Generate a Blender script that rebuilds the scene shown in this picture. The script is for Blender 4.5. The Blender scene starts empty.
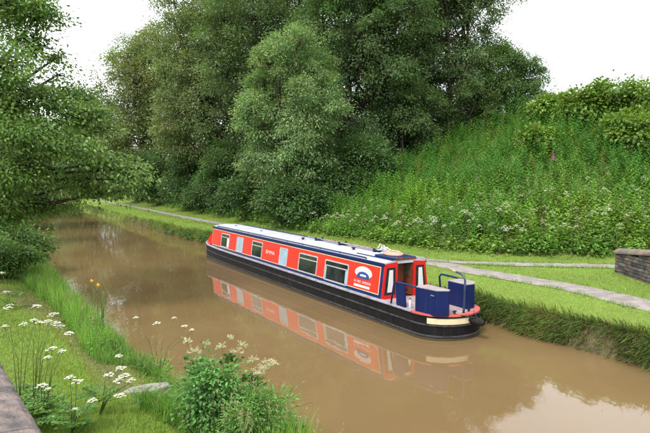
import bpy, math, random
import numpy as np
from mathutils import Vector, Matrix

# ------------------------------------------------------------------ camera, sky, sun, exposure
scene = bpy.context.scene
COL = scene.collection
F_PX, PITCH, CAM_H = 550.0, math.radians(3.65), 4.15      # photo is 650 x 433
cam_data = bpy.data.cameras.new('camera'); cam = bpy.data.objects.new('camera', cam_data); COL.objects.link(cam)
cam.location = (0, 0, CAM_H); cam.rotation_euler = (math.radians(90) - PITCH, 0, 0)
cam_data.sensor_width = 36.0; cam_data.lens = 36.0 * F_PX / 650.0
cam_data.clip_start = 0.1; cam_data.clip_end = 3000
scene.camera = cam

SUN_EL, SUN_AZ = math.radians(52), math.radians(215)      # azimuth clockwise from +Y: behind the camera, to its left
w = bpy.data.worlds.new('World'); scene.world = w; w.use_nodes = True
nt = w.node_tree; nt.nodes.clear()
wo = nt.nodes.new('ShaderNodeOutputWorld'); bg = nt.nodes.new('ShaderNodeBackground'); bg.inputs['Strength'].default_value = 0.12
sky = nt.nodes.new('ShaderNodeTexSky'); sky.sky_type = 'NISHITA'; sky.sun_disc = False
sky.sun_elevation = SUN_EL; sky.sun_rotation = SUN_AZ
tc = nt.nodes.new('ShaderNodeTexCoord'); nz = nt.nodes.new('ShaderNodeTexNoise')
nz.inputs['Scale'].default_value = 2.2; nz.inputs['Detail'].default_value = 5
nt.links.new(tc.outputs['Generated'], nz.inputs['Vector'])
cr = nt.nodes.new('ShaderNodeValToRGB')
cr.color_ramp.elements[0].position = 0.3; cr.color_ramp.elements[0].color = (0.80, 0.83, 0.88, 1)
cr.color_ramp.elements[1].position = 0.7; cr.color_ramp.elements[1].color = (1.0, 1.0, 1.0, 1)
nt.links.new(nz.outputs['Fac'], cr.inputs['Fac'])
mul = nt.nodes.new('ShaderNodeMix'); mul.data_type = 'RGBA'; mul.blend_type = 'MULTIPLY'; mul.inputs[0].default_value = 1.0
nt.links.new(cr.outputs['Color'], mul.inputs[6]); mul.inputs[7].default_value = (7.6, 7.6, 7.6, 1)
mix = nt.nodes.new('ShaderNodeMix'); mix.data_type = 'RGBA'; mix.inputs[0].default_value = 0.86   # overcast cloud over the clear sky
nt.links.new(sky.outputs['Color'], mix.inputs[6]); nt.links.new(mul.outputs[2], mix.inputs[7])
nt.links.new(mix.outputs[2], bg.inputs['Color']); nt.links.new(bg.outputs[0], wo.inputs[0])

sd = bpy.data.lights.new('sun', 'SUN'); sd.energy = 1.5; sd.angle = math.radians(12); sd.color = (1.0, 0.955, 0.88)
sun = bpy.data.objects.new('sun', sd); COL.objects.link(sun)
sdir = Vector((math.sin(SUN_AZ) * math.cos(SUN_EL), math.cos(SUN_AZ) * math.cos(SUN_EL), math.sin(SUN_EL)))
sun.rotation_euler = sdir.to_track_quat('Z', 'Y').to_euler(); sun.location = (0, 0, 60)
vs = scene.view_settings
vs.view_transform = 'Standard'; vs.look = 'None'; vs.gamma = 1.0; vs.exposure = 1.42; vs.use_curve_mapping = False
scene.cycles.max_bounces = 6; scene.cycles.diffuse_bounces = 3; scene.cycles.glossy_bounces = 3
scene.cycles.transmission_bounces = 3; scene.cycles.transparent_max_bounces = 4

rng = np.random.default_rng(7); random.seed(7)
R = math.radians

# ------------------------------------------------------------------ helpers
def ray(u, v):
    c, s = math.cos(PITCH), math.sin(PITCH)
    a, b = (u - 325.0) / F_PX, (216.5 - v) / F_PX
    return np.array([a, c + b * s, b * c - s])
def at(u, v, z):
    r = ray(u, v); k = (z - CAM_H) / r[2]; return (r * k)[:2]
def at_depth(u, y):                                   # world x of photo column u at distance y
    return (u - 325.0) / F_PX * y
def px_of(p):
    c, s = math.cos(PITCH), math.sin(PITCH)
    z = p[:, 2] - CAM_H
    d = np.maximum(p[:, 1] * c - z * s, 0.01)
    return 325 + F_PX * p[:, 0] / d, 216.5 - F_PX * (z * c + p[:, 1] * s) / d, d

def tag(o, label=None, cat=None, group=None, kind=None):
    if label: o['label'] = label
    if cat: o['category'] = cat
    if group: o['group'] = group
    if kind: o['kind'] = kind
    return o
def empty(name, loc=(0, 0, 0), rz=0.0, parent=None):
    o = bpy.data.objects.new(name, None); COL.objects.link(o)
    o.location = loc; o.rotation_euler = (0, 0, rz); o.empty_display_size = 0.2
    if parent: o.parent = parent
    return o
def link_mesh(name, me, mat=None, parent=None):
    o = bpy.data.objects.new(name, me); COL.objects.link(o)
    if mat and not me.materials: me.materials.append(mat)
    if parent: o.parent = parent
    return o

class MB:
    def __init__(self): self.v = []; self.f = []
    def quad(self, a, b, c, d):
        n = len(self.v); self.v += [tuple(a), tuple(b), tuple(c), tuple(d)]; self.f.append((n, n+1, n+2, n+3))
    def hexa(self, pts):                              # 8 points: bottom ring then top ring
        n = len(self.v); self.v += [tuple(p) for p in pts]
        for q in ((0,3,2,1),(4,5,6,7),(0,1,5,4),(1,2,6,5),(2,3,7,6),(3,0,4,7)): self.f.append(tuple(n+i for i in q))
    def box(self, x0, x1, y0, y1, z0, z1):
        self.hexa([(x0,y0,z0),(x1,y0,z0),(x1,y1,z0),(x0,y1,z0),(x0,y0,z1),(x1,y0,z1),(x1,y1,z1),(x0,y1,z1)])
    def prism(self, poly, z0, z1):
        n = len(self.v); k = len(poly)
        self.v += [(p[0], p[1], z0) for p in poly] + [(p[0], p[1], z1) for p in poly]
        self.f.append(tuple(n + k - 1 - i for i in range(k))); self.f.append(tuple(n + k + i for i in range(k)))
        for i in range(k):
            j = (i + 1) % k; self.f.append((n + i, n + j, n + k + j, n + k + i))
    def tube(self, pts, radii, n=6, cap=True):
        pts = [Vector(p) for p in pts]
        if not hasattr(radii, '__len__'): radii = [radii] * len(pts)
        base = len(self.v)
        prev = None
        for i, p in enumerate(pts):
            if i == 0: d = pts[1] - pts[0]
            elif i == len(pts) - 1: d = pts[-1] - pts[-2]
            else: d = pts[i+1] - pts[i-1]
            if d.length < 1e-9: d = Vector((0, 0, 1))
            d.normalize()
            if prev is None:
                a = d.orthogonal().normalized()
            else:
                a = prev - d * prev.dot(d)
                a = a.normalized() if a.length > 1e-6 else d.orthogonal().normalized()
            prev = a; b = d.cross(a)
            for k in range(n):
                t = 2 * math.pi * k / n
                self.v.append(tuple(p + (a * math.cos(t) + b * math.sin(t)) * radii[i]))
        for i in range(len(pts) - 1):
            for k in range(n):
                k2 = (k + 1) % n
                self.f.append((base+i*n+k, base+i*n+k2, base+(i+1)*n+k2, base+(i+1)*n+k))
        if cap:
            self.f.append(tuple(base + n - 1 - k for k in range(n)))
            e = base + (len(pts) - 1) * n
            self.f.append(tuple(e + k for k in range(n)))
    def mesh(self, name, smooth=False):
        me = bpy.data.meshes.new(name); me.from_pydata(self.v, [], self.f); me.update()
        if smooth: me.polygons.foreach_set('use_smooth', [True] * len(me.polygons))
        return me
    def build(self, name, mat, parent=None, smooth=False, bevel=0, seg=2):
        o = link_mesh(name, self.mesh(name, smooth), mat, parent)
        if bevel:
            m = o.modifiers.new('bevel', 'BEVEL'); m.width = bevel; m.segments = seg; m.limit_method = 'ANGLE'
        return o

def raw_mesh(name, verts, faces, nper, cols=None, smooth=False):
    """verts (N,3), faces (M,nper) all the same size, cols (N,3) per vertex"""
    me = bpy.data.meshes.new(name)
    verts = np.asarray(verts, np.float32); faces = np.asarray(faces, np.int32)
    me.vertices.add(len(verts)); me.vertices.foreach_set('co', verts.ravel())
    me.loops.add(faces.size); me.loops.foreach_set('vertex_index', faces.ravel())
    me.polygons.add(len(faces))
    me.polygons.foreach_set('loop_start', np.arange(len(faces), dtype=np.int32) * nper)
    me.polygons.foreach_set('loop_total', np.full(len(faces), nper, np.int32))
    if smooth: me.polygons.foreach_set('use_smooth', np.ones(len(faces), bool))
    if cols is not None:
        ca = me.color_attributes.new('Col', 'FLOAT_COLOR', 'POINT')
        c4 = np.ones((len(verts), 4), np.float32); c4[:, :3] = cols
        ca.data.foreach_set('color', c4.ravel())
    me.update(calc_edges=True); return me

def unit(a):
    return a / np.maximum(np.linalg.norm(a, axis=-1, keepdims=True), 1e-9)

class Leaves:
    """collects flat arrays of leaves, then makes one mesh of them"""
    def __init__(self): self.p=[]; self.d=[]; self.n=[]; self.l=[]; self.w=[]; self.c=[]
    def add(self, p, d, n, l, w, c):
        k = len(p)
        self.p.append(p); self.d.append(unit(d)); self.n.append(n)
        self.l.append(np.broadcast_to(l, (k,))); self.w.append(np.broadcast_to(w, (k,)))
        self.c.append(np.broadcast_to(c, (k, 3)))
    def cat(self): return [np.concatenate(a) for a in (self.p, self.d, self.n, self.l, self.w, self.c)]
    def count(self): return sum(len(a) for a in self.p)
    def build(self, name, mat, parent=None, fold=0.18, wide=0.42, origin=(0, 0, 0), tri=False):
        p, d, n, l, wd, c = self.cat()
        if tri:                                       # far leaves: one uneven triangle each
            s = unit(np.cross(d, n)); k = len(p); l = l[:, None]; wd = wd[:, None]
            sg = np.where(rng.uniform(size=(k, 1)) < .5, 1.0, -1.0)
            V = np.stack([p - s * sg * wd * .22, p + d * l * .45 + s * sg * wd * .62, p + d * l - s * sg * wd * .12], 1).reshape(-1, 3)
            i = np.arange(k)[:, None] * 3
            return link_mesh(name, raw_mesh(name, V, np.concatenate([i, i+1, i+2], 1), 3, np.repeat(c, 3, 0)), mat, parent)
        p = p - np.asarray(origin)
        s = unit(np.cross(d, n)); nn = unit(np.cross(s, d))
        l = l[:, None]; wd = wd[:, None]
        mid = p + d * l * wide
        a = mid + s * wd * .5 + nn * wd * fold; b = mid - s * wd * .5 + nn * wd * fold
        tip = p + d * l - nn * l * .08
        k = len(p)
        V = np.stack([p, a, tip, b], 1).reshape(-1, 3)
        i = np.arange(k)[:, None] * 4
        Fc = np.concatenate([np.concatenate([i, i+1, i+2], 1), np.concatenate([i, i+2, i+3], 1)])
        me = raw_mesh(name, V, Fc, 3, np.repeat(c, 4, 0))
        return link_mesh(name, me, mat, parent)
    def place(self, proto, pos, yaw, sc, col, lean=None):
        """copies of a proto Leaves at many spots (colour per spot times leaf colour)"""
        P, D, N, L, Wd, C = proto.cat()
        m, k = len(pos), len(P)
        cs, sn = np.cos(yaw), np.sin(yaw)
        def rot(A):
            x = A[None, :, 0] * cs[:, None] - A[None, :, 1] * sn[:, None]
            y = A[None, :, 0] * sn[:, None] + A[None, :, 1] * cs[:, None]
            return np.stack([x, y, np.broadcast_to(A[None, :, 2], x.shape)], -1)
        q = rot(P) * sc[:, None, None]
        if lean is not None: q[..., :2] += lean[:, None, :] * (q[..., 2:3] ** 1.5)
        q = q + pos[:, None, :]
        self.p.append(q.reshape(-1, 3)); self.d.append(rot(D).reshape(-1, 3)); self.n.append(rot(N).reshape(-1, 3))
        self.l.append((L[None] * sc[:, None]).ravel()); self.w.append((Wd[None] * sc[:, None]).ravel())
        self.c.append((C[None] * col[:, None, :]).reshape(-1, 3))

def blades(name, pos, height, width, lean, col, mat, parent=None, seg=True):
    """grass blades: curved two-step strips"""
    k = len(pos); yaw = rng.uniform(0, 2*np.pi, k)
    s = np.stack([np.cos(yaw), np.sin(yaw), np.zeros(k)], 1) * (width * .5)[:, None]
    up = np.zeros((k, 3)); up[:, 2] = height
    ln = np.zeros((k, 3)); ln[:, :2] = lean
    if not seg:
        V = np.stack([pos - s, pos + s, pos + up + ln], 1).reshape(-1, 3)
        i = np.arange(k)[:, None] * 3
        return link_mesh(name, raw_mesh(name, V, np.concatenate([i, i+1, i+2], 1), 3, np.repeat(col, 3, 0)), mat, parent)
    m1 = pos + up * .55 + ln * .3
    V = np.stack([pos - s, pos + s, m1 + s * .8, m1 - s * .8, pos + up + ln], 1).reshape(-1, 3)
    i = np.arange(k)[:, None] * 5
    Fc = np.concatenate([np.concatenate([i, i+1, i+2], 1), np.concatenate([i, i+2, i+3], 1), np.concatenate([i+3, i+2, i+4], 1)])
    return link_mesh(name, raw_mesh(name, V, Fc, 3, np.repeat(col, 5, 0)), mat, parent)

def vary(base, k, dv=.22, dh=.10):
    base = np.asarray(base, float)
    v = 1 + rng.normal(0, dv, (k, 1)).clip(-.5, .7)
    h = 1 + rng.normal(0, dh, (k, 3))
    return np.clip(base * v * h, .004, .95)

# ------------------------------------------------------------------ materials
def mat(name, col, rough=.6, spec=.3, metal=0.0, noise=0.0, nscale=8.0, bump=0.0, bscale=40.0, col2=None, detail=6):
    m = bpy.data.materials.new(name); m.use_nodes = True; t = m.node_tree; b = t.nodes['Principled BSDF']
    b.inputs['Base Color'].default_value = (*col, 1); b.inputs['Roughness'].default_value = rough
    b.inputs['Specular IOR Level'].default_value = spec; b.inputs['Metallic'].default_value = metal
    g = t.nodes.new('ShaderNodeTexCoord')
    if noise or col2:
        n = t.nodes.new('ShaderNodeTexNoise'); n.inputs['Scale'].default_value = nscale; n.inputs['Detail'].default_value = detail
        t.links.new(g.outputs['Object'], n.inputs['Vector'])
        r = t.nodes.new('ShaderNodeValToRGB'); r.color_ramp.elements[0].position = .35; r.color_ramp.elements[1].position = .68
        c2 = col2 or tuple(min(1, c * (1 + noise)) for c in col)
        c1 = col if col2 else tuple(c * (1 - noise) for c in col)
        r.color_ramp.elements[0].color = (*c1, 1); r.color_ramp.elements[1].color = (*c2, 1)
        t.links.new(n.outputs['Fac'], r.inputs['Fac']); t.links.new(r.outputs['Color'], b.inputs['Base Color'])
    if bump:
        n2 = t.nodes.new('ShaderNodeTexNoise'); n2.inputs['Scale'].default_value = bscale; n2.inputs['Detail'].default_value = 5
        t.links.new(g.outputs['Object'], n2.inputs['Vector'])
        bp = t.nodes.new('ShaderNodeBump'); bp.inputs['Strength'].default_value = bump; bp.inputs['Distance'].default_value = .02
        t.links.new(n2.outputs['Fac'], bp.inputs['Height']); t.links.new(bp.outputs['Normal'], b.inputs['Normal'])
    return m

def leaf_mat(name, trans=.35, rough=.5, spec=.35):
    m = bpy.data.materials.new(name); m.use_nodes = True; t = m.node_tree; b = t.nodes['Principled BSDF']
    a = t.nodes.new('ShaderNodeAttribute'); a.attribute_name = 'Col'
    b.inputs['Roughness'].default_value = rough; b.inputs['Specular IOR Level'].default_value = spec
    tr = t.nodes.new('ShaderNodeBsdfTranslucent'); mx = t.nodes.new('ShaderNodeMixShader'); mx.inputs[0].default_value = trans
    br = t.nodes.new('ShaderNodeMix'); br.data_type = 'RGBA'; br.blend_type = 'MULTIPLY'; br.inputs[0].default_value = 1
    br.inputs[7].default_value = (1.25, 1.3, .6, 1)
    t.links.new(a.outputs['Color'], b.inputs['Base Color']); t.links.new(a.outputs['Color'], br.inputs[6])
    t.links.new(br.outputs[2], tr.inputs['Color'])
    t.links.new(b.outputs[0], mx.inputs[1]); t.links.new(tr.outputs[0], mx.inputs[2])
    t.links.new(mx.outputs[0], t.nodes['Material Output'].inputs['Surface'])
    return m
M_LEAF = leaf_mat('leaf'); M_GRASS = leaf_mat('grass_blade', .3, .55, .25); M_PETAL = leaf_mat('petal', .25, .7, .1)
M_BARK = mat('bark', (.05, .04, .03), .9, .15, noise=.5, nscale=6, bump=.6, bscale=12)
M_STEM = mat('plant_stem', (.09, .12, .035), .7, .2, noise=.3, nscale=15)

# ------------------------------------------------------------------ terrain height
FAR = np.array([(19.6,-8.6),(13.5,1.4),(7.1,11.9),(6.35,13.2),(5.35,14.6),(4.72,15.9),(1.3,21.4),(-2.2,27.1),(-8.16,36.6),(-12.6,43.3),(-18.2,52.2),(-26.2,65),(-46,98),(-120,215)])
NEAR = np.array([(4.5,-10),(2.6,0),(1.4,4.4),(.1,6.8),(-.85,8.1),(-1.9,9.2),(-2.75,10.2),(-4.5,12.5),(-7.1,16.3),(-10.0,20.4),(-14,26.6),(-21,37.6),(-34.5,59),(-54.5,92),(-128,208)])
FOOT = np.array([(60,14),(25,20),(13,21.9),(11.3,22.5),(7.4,22.9),(4.7,25),(-1.5,33.6),(-10.3,50.5),(-20.5,68),(-40,102),(-112,220)])
def sdist(P, L):
    """signed distance of points to polyline, + on its right-hand side"""
    best = np.full(len(P), 1e9); sg = np.ones(len(P))
    for a, b in zip(L[:-1], L[1:]):
        e = b - a; q = P - a; t = np.clip((q @ e) / (e @ e), 0, 1)
        r = q - t[:, None] * e; d = np.hypot(r[:, 0], r[:, 1])
        cr_ = e[0] * q[:, 1] - e[1] * q[:, 0]
        u = d < best - 1e-7
        best = np.where(u, d, best); sg = np.where(u, np.where(cr_ < 0, 1, -1), sg)
    return best * sg
def sst(x, a, b):
    t = np.clip((x - a) / (b - a), 0, 1); return t * t * (3 - 2 * t)
def wob(x, y, s):
    return np.sin(x*1.7*s+y*.9*s)*.5+np.sin(x*.8*s-y*1.9*s+1.3)*.35+np.sin(x*3.1*s+y*2.7*s+.7)*.25
def ground_z(P):
    P = np.asarray(P, float); x, y = P[:, 0], P[:, 1]
    df = sdist(P, FAR) + .10 * wob(x, y, 1.6); dn = -sdist(P, NEAR) + .10 * wob(x, y, 1.3); dh = sdist(P, FOOT)
    zf = -1.0 + 1.68 * sst(df, -.3, .28) + .27 * sst(df, .25, 2.0)
    hill = np.maximum(dh, 0); s = 17.0
    zh = .43 * np.where(hill < s, hill - .3 * np.minimum(hill, 1.2), s - .36 + 7.0 * (1 - np.exp(-(hill - s) / 7.0)))
    zh = zh * (1 + .06 * wob(x, y, .25)) + np.where(dh > 0.4, .09 * wob(x, y, .9), 0) * sst(dh, .4, 3)
    zn = -1.0 + 1.42 * sst(dn, -.35, .3) + .16 * sst(dn, .3, 3.0) + .55 * sst(dn, 3.0, 12) + .025 * wob(x, y, 1.1) * sst(dn, .2, 1)
    far = df > -.32
    return np.where(far, zf + zh, zn)
def gz(x, y): return float(ground_z(np.array([[x, y]]))[0])
# ------------------------------------------------------------------ ground, water, paths
def axis(lo, hi, step, out_lo, out_hi, growth=1.16):
    a = list(np.arange(lo, hi + 1e-6, step)); s = step
    while a[-1] < out_hi: s *= growth; a.append(a[-1] + s)
    s = step
    while a[0] > out_lo: s *= growth; a.insert(0, a[0] - s)
    return np.array(a)
gx = axis(-30, 20, .22, -400, 400); gy = axis(2, 50, .22, -60, 700)
XX, YY = np.meshgrid(gx, gy); PP = np.stack([XX.ravel(), YY.ravel()], 1)
ZZ = ground_z(PP)
nx, ny = len(gx), len(gy)
ii = (np.arange(ny - 1)[:, None] * nx + np.arange(nx - 1)[None]).ravel()[:, None]
gme = raw_mesh('ground', np.concatenate([PP, ZZ[:, None]], 1), np.concatenate([ii, ii+1, ii+nx+1, ii+nx], 1), 4, None, True)
def ground_mat():
    m = bpy.data.materials.new('earth_and_turf'); m.use_nodes = True; t = m.node_tree; b = t.nodes['Principled BSDF']
    b.inputs['Roughness'].default_value = .95; b.inputs['Specular IOR Level'].default_value = .1
    g = t.nodes.new('ShaderNodeTexCoord')
    def noise(s, d=6):
        n = t.nodes.new('ShaderNodeTexNoise'); n.inputs['Scale'].default_value = s; n.inputs['Detail'].default_value = d
        t.links.new(g.outputs['Object'], n.inputs['Vector']); return n
    r = t.nodes.new('ShaderNodeValToRGB'); e = r.color_ramp.elements
    e[0].position = .3; e[0].color = (.10, .15, .03, 1); e[1].position = .7; e[1].color = (.18, .235, .05, 1)
    x = e.new(.5); x.color = (.135, .195, .036, 1)
    n5 = noise(5, 12); n5.inputs['Roughness'].default_value = .8; t.links.new(n5.outputs['Fac'], r.inputs['Fac'])
    a = t.nodes.new('ShaderNodeAttribute'); a.attribute_name = 'soil'
    mx = t.nodes.new('ShaderNodeMix'); mx.data_type = 'RGBA'
    t.links.new(a.outputs['Fac'], mx.inputs[0]); t.links.new(r.outputs['Color'], mx.inputs[6])
    r2 = t.nodes.new('ShaderNodeValToRGB'); e = r2.color_ramp.elements
    e[0].position = .3; e[0].color = (.05, .035, .02, 1); e[1].position = .7; e[1].color = (.13, .10, .06, 1)
    t.links.new(noise(9).outputs['Fac'], r2.inputs['Fac']); t.links.new(r2.outputs['Color'], mx.inputs[7])
    t.links.new(mx.outputs[2], b.inputs['Base Color'])
    bp = t.nodes.new('ShaderNodeBump'); bp.inputs['Strength'].default_value = .7; bp.inputs['Distance'].default_value = .05
    t.links.new(noise(25).outputs['Fac'], bp.inputs['Height']); t.links.new(bp.outputs['Normal'], b.inputs['Normal'])
    return m
dfv = sdist(PP, FAR); dnv = -sdist(PP, NEAR); dhv = sdist(PP, FOOT)
soil = np.maximum((np.abs(dfv) < .35) * .9, (np.abs(dnv) < .35) * .9)
# worn walking line along the near bank
WORN = np.array([at(128, 378, .6), at(100, 350, .6), at(70, 322, .6), at(45, 303, .65), at(20, 290, .7), at(-20, 278, .75), at(-80, 262, .8)])
dw = np.abs(sdist(PP, WORN)) + .14 * wob(PP[:, 0], PP[:, 1], 2.3)
soil = np.maximum(soil, .75 * (1 - sst(dw, .12, .5)))
soil = np.maximum(soil, np.where(dhv > .3, .6, 0))
sa = gme.attributes.new('soil', 'FLOAT', 'POINT'); sa.data.foreach_set('value', soil.astype(np.float32))
ground = link_mesh('ground', gme, ground_mat()); tag(ground, 'grassy canal banks and the steep embankment behind the towpath', 'ground', kind='structure')

def water_mat():
    m = bpy.data.materials.new('muddy_water'); m.use_nodes = True; t = m.node_tree; b = t.nodes['Principled BSDF']
    b.inputs['Roughness'].default_value = .03; b.inputs['IOR'].default_value = 1.45; b.inputs['Specular IOR Level'].default_value = .5
    g = t.nodes.new('ShaderNodeTexCoord')
    n = t.nodes.new('ShaderNodeTexNoise'); n.inputs['Scale'].default_value = .25; n.inputs['Detail'].default_value = 4
    t.links.new(g.outputs['Object'], n.inputs['Vector'])
    r = t.nodes.new('ShaderNodeValToRGB'); e = r.color_ramp.elements
    e[0].position = .35; e[0].color = (.148, .096, .043, 1); e[1].position = .7; e[1].color = (.175, .116, .054, 1)
    t.links.new(n.outputs['Fac'], r.inputs['Fac']); t.links.new(r.outputs['Color'], b.inputs['Base Color'])
    mp = t.nodes.new('ShaderNodeMapping'); mp.inputs['Rotation'].default_value = (0, 0, R(31)); mp.inputs['Scale'].default_value = (1.0, .45, 1)
    t.links.new(g.outputs['Object'], mp.inputs['Vector'])
    n1 = t.nodes.new('ShaderNodeTexNoise'); n1.inputs['Scale'].default_value = 1.6; n1.inputs['Detail'].default_value = 2.5
    n2 = t.nodes.new('ShaderNodeTexNoise'); n2.inputs['Scale'].default_value = 9; n2.inputs['Detail'].default_value = 2
    t.links.new(mp.outputs[0], n1.inputs['Vector']); t.links.new(mp.outputs[0], n2.inputs['Vector'])
    ad = t.nodes.new('ShaderNodeMath'); ad.operation = 'MULTIPLY_ADD'; ad.inputs[1].default_value = .12
    t.links.new(n2.outputs['Fac'], ad.inputs[0]); t.links.new(n1.outputs['Fac'], ad.inputs[2])
    bp = t.nodes.new('ShaderNodeBump'); bp.inputs['Strength'].default_value = .16; bp.inputs['Distance'].default_value = .03
    t.links.new(ad.outputs[0], bp.inputs['Height']); t.links.new(bp.outputs['Normal'], b.inputs['Normal'])
    return m
wm = MB(); poly = [(*(p + np.array([1.2, .6])), 0) for p in FAR] + [(*(p - np.array([1.2, .6])), 0) for p in NEAR[::-1]]
# strips between matching stations keep the sheet well formed
nst = 60
def resample(L, k):
    d = np.r_[0, np.cumsum(np.hypot(*np.diff(L, axis=0).T))]; s = np.linspace(0, d[-1], k)
    return np.stack([np.interp(s, d, L[:, 0]), np.interp(s, d, L[:, 1])], 1)
fa, ne = resample(FAR, nst) + [1.0, .55], resample(NEAR, nst) - [1.0, .55]
for i in range(nst - 1):
    wm.quad((*ne[i], 0), (*fa[i], 0), (*fa[i+1], 0), (*ne[i+1], 0))
water = wm.build('canal_water', water_mat()); tag(water, 'muddy brown canal water with soft reflections', 'water', kind='structure')

M_PATH = mat('path_gravel', (.245, .218, .204), .95, .1, noise=.2, nscale=3.5, bump=.5, bscale=30)
def path(name, pts, widths, label):
    L = resample(np.array(pts), 90); wd = np.interp(np.linspace(0, 1, 90), np.linspace(0, 1, len(widths)), widths)
    tng = unit(np.gradient(L, axis=0)); nr = np.stack([tng[:, 1], -tng[:, 0]], 1)
    V = []; cols = 9
    for i in range(90):
        for k in range(cols):
            f = k / (cols - 1) - .5
            w_ = wd[i] * (1 + .10 * math.sin(i * 1.9 + (k > 4) * 2) + .07 * math.sin(i * 4.3))
            V.append(L[i] + nr[i] * f * w_)
    V = np.array(V); Z = ground_z(V) + (.022 if name == 'side_path' else .012)
    Fc = [(i*cols+k, i*cols+k+1, (i+1)*cols+k+1, (i+1)*cols+k) for i in range(89) for k in range(cols-1)]
    o = link_mesh(name, raw_mesh(name, np.concatenate([V, Z[:, None]], 1), Fc, 4, None, True), M_PATH)
    tag(o, label, 'path', kind='structure'); return L, wd
LOW = [(11.2, 9.2), (9.4, 12.2), at(650, 304.5, .97), at(560, 284.5, .97), at(470, 270.5, .96), at(430, 261.5, .95), (1.2, 27.2), (-4.0, 35.4), (-9.6, 44.2), (-14.5, 52.5), (-22.8, 67), (-43, 101)]
UP = [at(430, 260.5, .95), at(465, 262.3, .97), at(500, 263.0, 1.0), at(560, 264.2, 1.0), at(612, 265.3, 1.0), (12.2, 18.9), (16, 17.2)]
PL1 = path('towpath', LOW, [1.15, 1.15, 1.1, 1.1, 1.1, 1.1, 1.1, 1.05, 1.0, 1.0, 1.0, 1.0], 'narrow grey gravel towpath running along the canal')
PL2 = path('side_path', UP, [.5, .9, 1.0, 1.05, 1.1, 1.1, 1.1], 'grey gravel path branching off behind the low stone wall')

# ------------------------------------------------------------------ the narrowboat (local: +X to the bow, +Y to the camera's side)
M_HULL = mat('hull_blacking', (.004, .0042, .005), .5, .2, col2=(.008, .008, .0095), nscale=3.5, bump=.12, bscale=14)
def add_streaks(m, tint, amount):
    t = m.node_tree; b = t.nodes['Principled BSDF']; src = b.inputs['Base Color'].links[0].from_socket
    g = t.nodes.new('ShaderNodeTexCoord'); mp = t.nodes.new('ShaderNodeMapping'); mp.inputs['Scale'].default_value = (9, 9, .7)
    n = t.nodes.new('ShaderNodeTexNoise'); n.inputs['Scale'].default_value = 1.0; n.inputs['Detail'].default_value = 7; n.inputs['Roughness'].default_value = .65
    r = t.nodes.new('ShaderNodeValToRGB'); r.color_ramp.elements[0].position = .50; r.color_ramp.elements[1].position = .78
    r.color_ramp.elements[0].color = (0, 0, 0, 1); r.color_ramp.elements[1].color = (amount, amount, amount, 1)
    mx = t.nodes.new('ShaderNodeMix'); mx.data_type = 'RGBA'; mx.inputs[7].default_value = (*tint, 1)
    t.links.new(g.outputs['Object'], mp.inputs[0]); t.links.new(mp.outputs[0], n.inputs['Vector']); t.links.new(n.outputs['Fac'], r.inputs['Fac'])
    t.links.new(r.outputs['Color'], mx.inputs[0]); t.links.new(src, mx.inputs[6]); t.links.new(mx.outputs[2], b.inputs['Base Color'])
add_streaks(M_HULL, (.035, .030, .027), .6)
def add_scum(m):                                     # dried mud line just above the water
    t = m.node_tree; b = t.nodes['Principled BSDF']; src = b.inputs['Base Color'].links[0].from_socket
    g = t.nodes.new('ShaderNodeTexCoord'); sp = t.nodes.new('ShaderNodeSeparateXYZ'); n = t.nodes.new('ShaderNodeTexNoise'); n.inputs['Scale'].default_value = 3; n.inputs['Detail'].default_value = 8
    a = t.nodes.new('ShaderNodeMath'); a.operation = 'MULTIPLY_ADD'; a.inputs[1].default_value = -.16
    mr = t.nodes.new('ShaderNodeMapRange'); mr.inputs[1].default_value = .06; mr.inputs[2].default_value = -.02; mr.inputs[3].default_value = 0; mr.inputs[4].default_value = .8
    mx = t.nodes.new('ShaderNodeMix'); mx.data_type = 'RGBA'; mx.inputs[7].default_value = (.085, .065, .042, 1)
    t.links.new(g.outputs['Object'], sp.inputs[0]); t.links.new(g.outputs['Object'], n.inputs['Vector']); t.links.new(n.outputs['Fac'], a.inputs[0]); t.links.new(sp.outputs['Z'], a.inputs[2])
    t.links.new(a.outputs[0], mr.inputs[0]); t.links.new(mr.outputs[0], mx.inputs[0]); t.links.new(src, mx.inputs[6]); t.links.new(mx.outputs[2], b.inputs['Base Color'])
add_scum(M_HULL)
M_STRAKE = mat('worn_strake', (.02, .02, .022), .55, .3, col2=(.065, .065, .07), nscale=7)
M_RED = mat('red_paint', (.60, .030, .014), .35, .25, noise=.07, nscale=1.2)
M_TRIM = mat('red_trim_paint', (.52, .014, .013), .35, .25, noise=.08, nscale=2)
M_BLUE = mat('blue_paint', (.005, .018, .088), .35, .25, noise=.15, nscale=2)
M_NAVY = mat('locker_blue', (.003, .011, .068), .45, .22, noise=.15, nscale=2.5)
M_CREAM = mat('cream_line', (.62, .52, .34), .4, .35, noise=.06, nscale=6)
M_ROOF = mat('roof_paint', (.34, .345, .385), .6, .25, col2=(.43, .435, .475), nscale=1.3)
M_GUN = mat('gunwale_paint', (.20, .195, .23), .6, .3, col2=(.33, .325, .35), nscale=5)
M_DECK = mat('deck_paint', (.25, .20, .20), .75, .2, col2=(.34, .27, .27), nscale=4)
M_DECKRED = mat('deck_edge_paint', (.46, .075, .065), .55, .3, col2=(.54, .12, .10), nscale=6)
M_LID = mat('locker_lid', (.23, .20, .20), .7, .2, col2=(.31, .27, .265), nscale=5)
M_ALU = mat('window_frame', (.46, .47, .48), .35, .5, metal=.3, noise=.1, nscale=9)
M_GLASS = mat('dark_glass', (.022, .027, .026), .05, .6, noise=.5, nscale=2.2)
M_FROST = mat('pale_panel', (.26, .36, .44), .35, .4, noise=.10, nscale=3)
M_CURTAIN = mat('curtain_cloth', (.58, .575, .56), .9, .1, noise=.06, nscale=20)
M_WOOD = mat('varnished_wood', (.085, .026, .014), .4, .4, col2=(.16, .055, .026), nscale=5)
M_DARKIN = mat('dark_interior', (.02, .012, .01), .8, .1)
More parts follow.
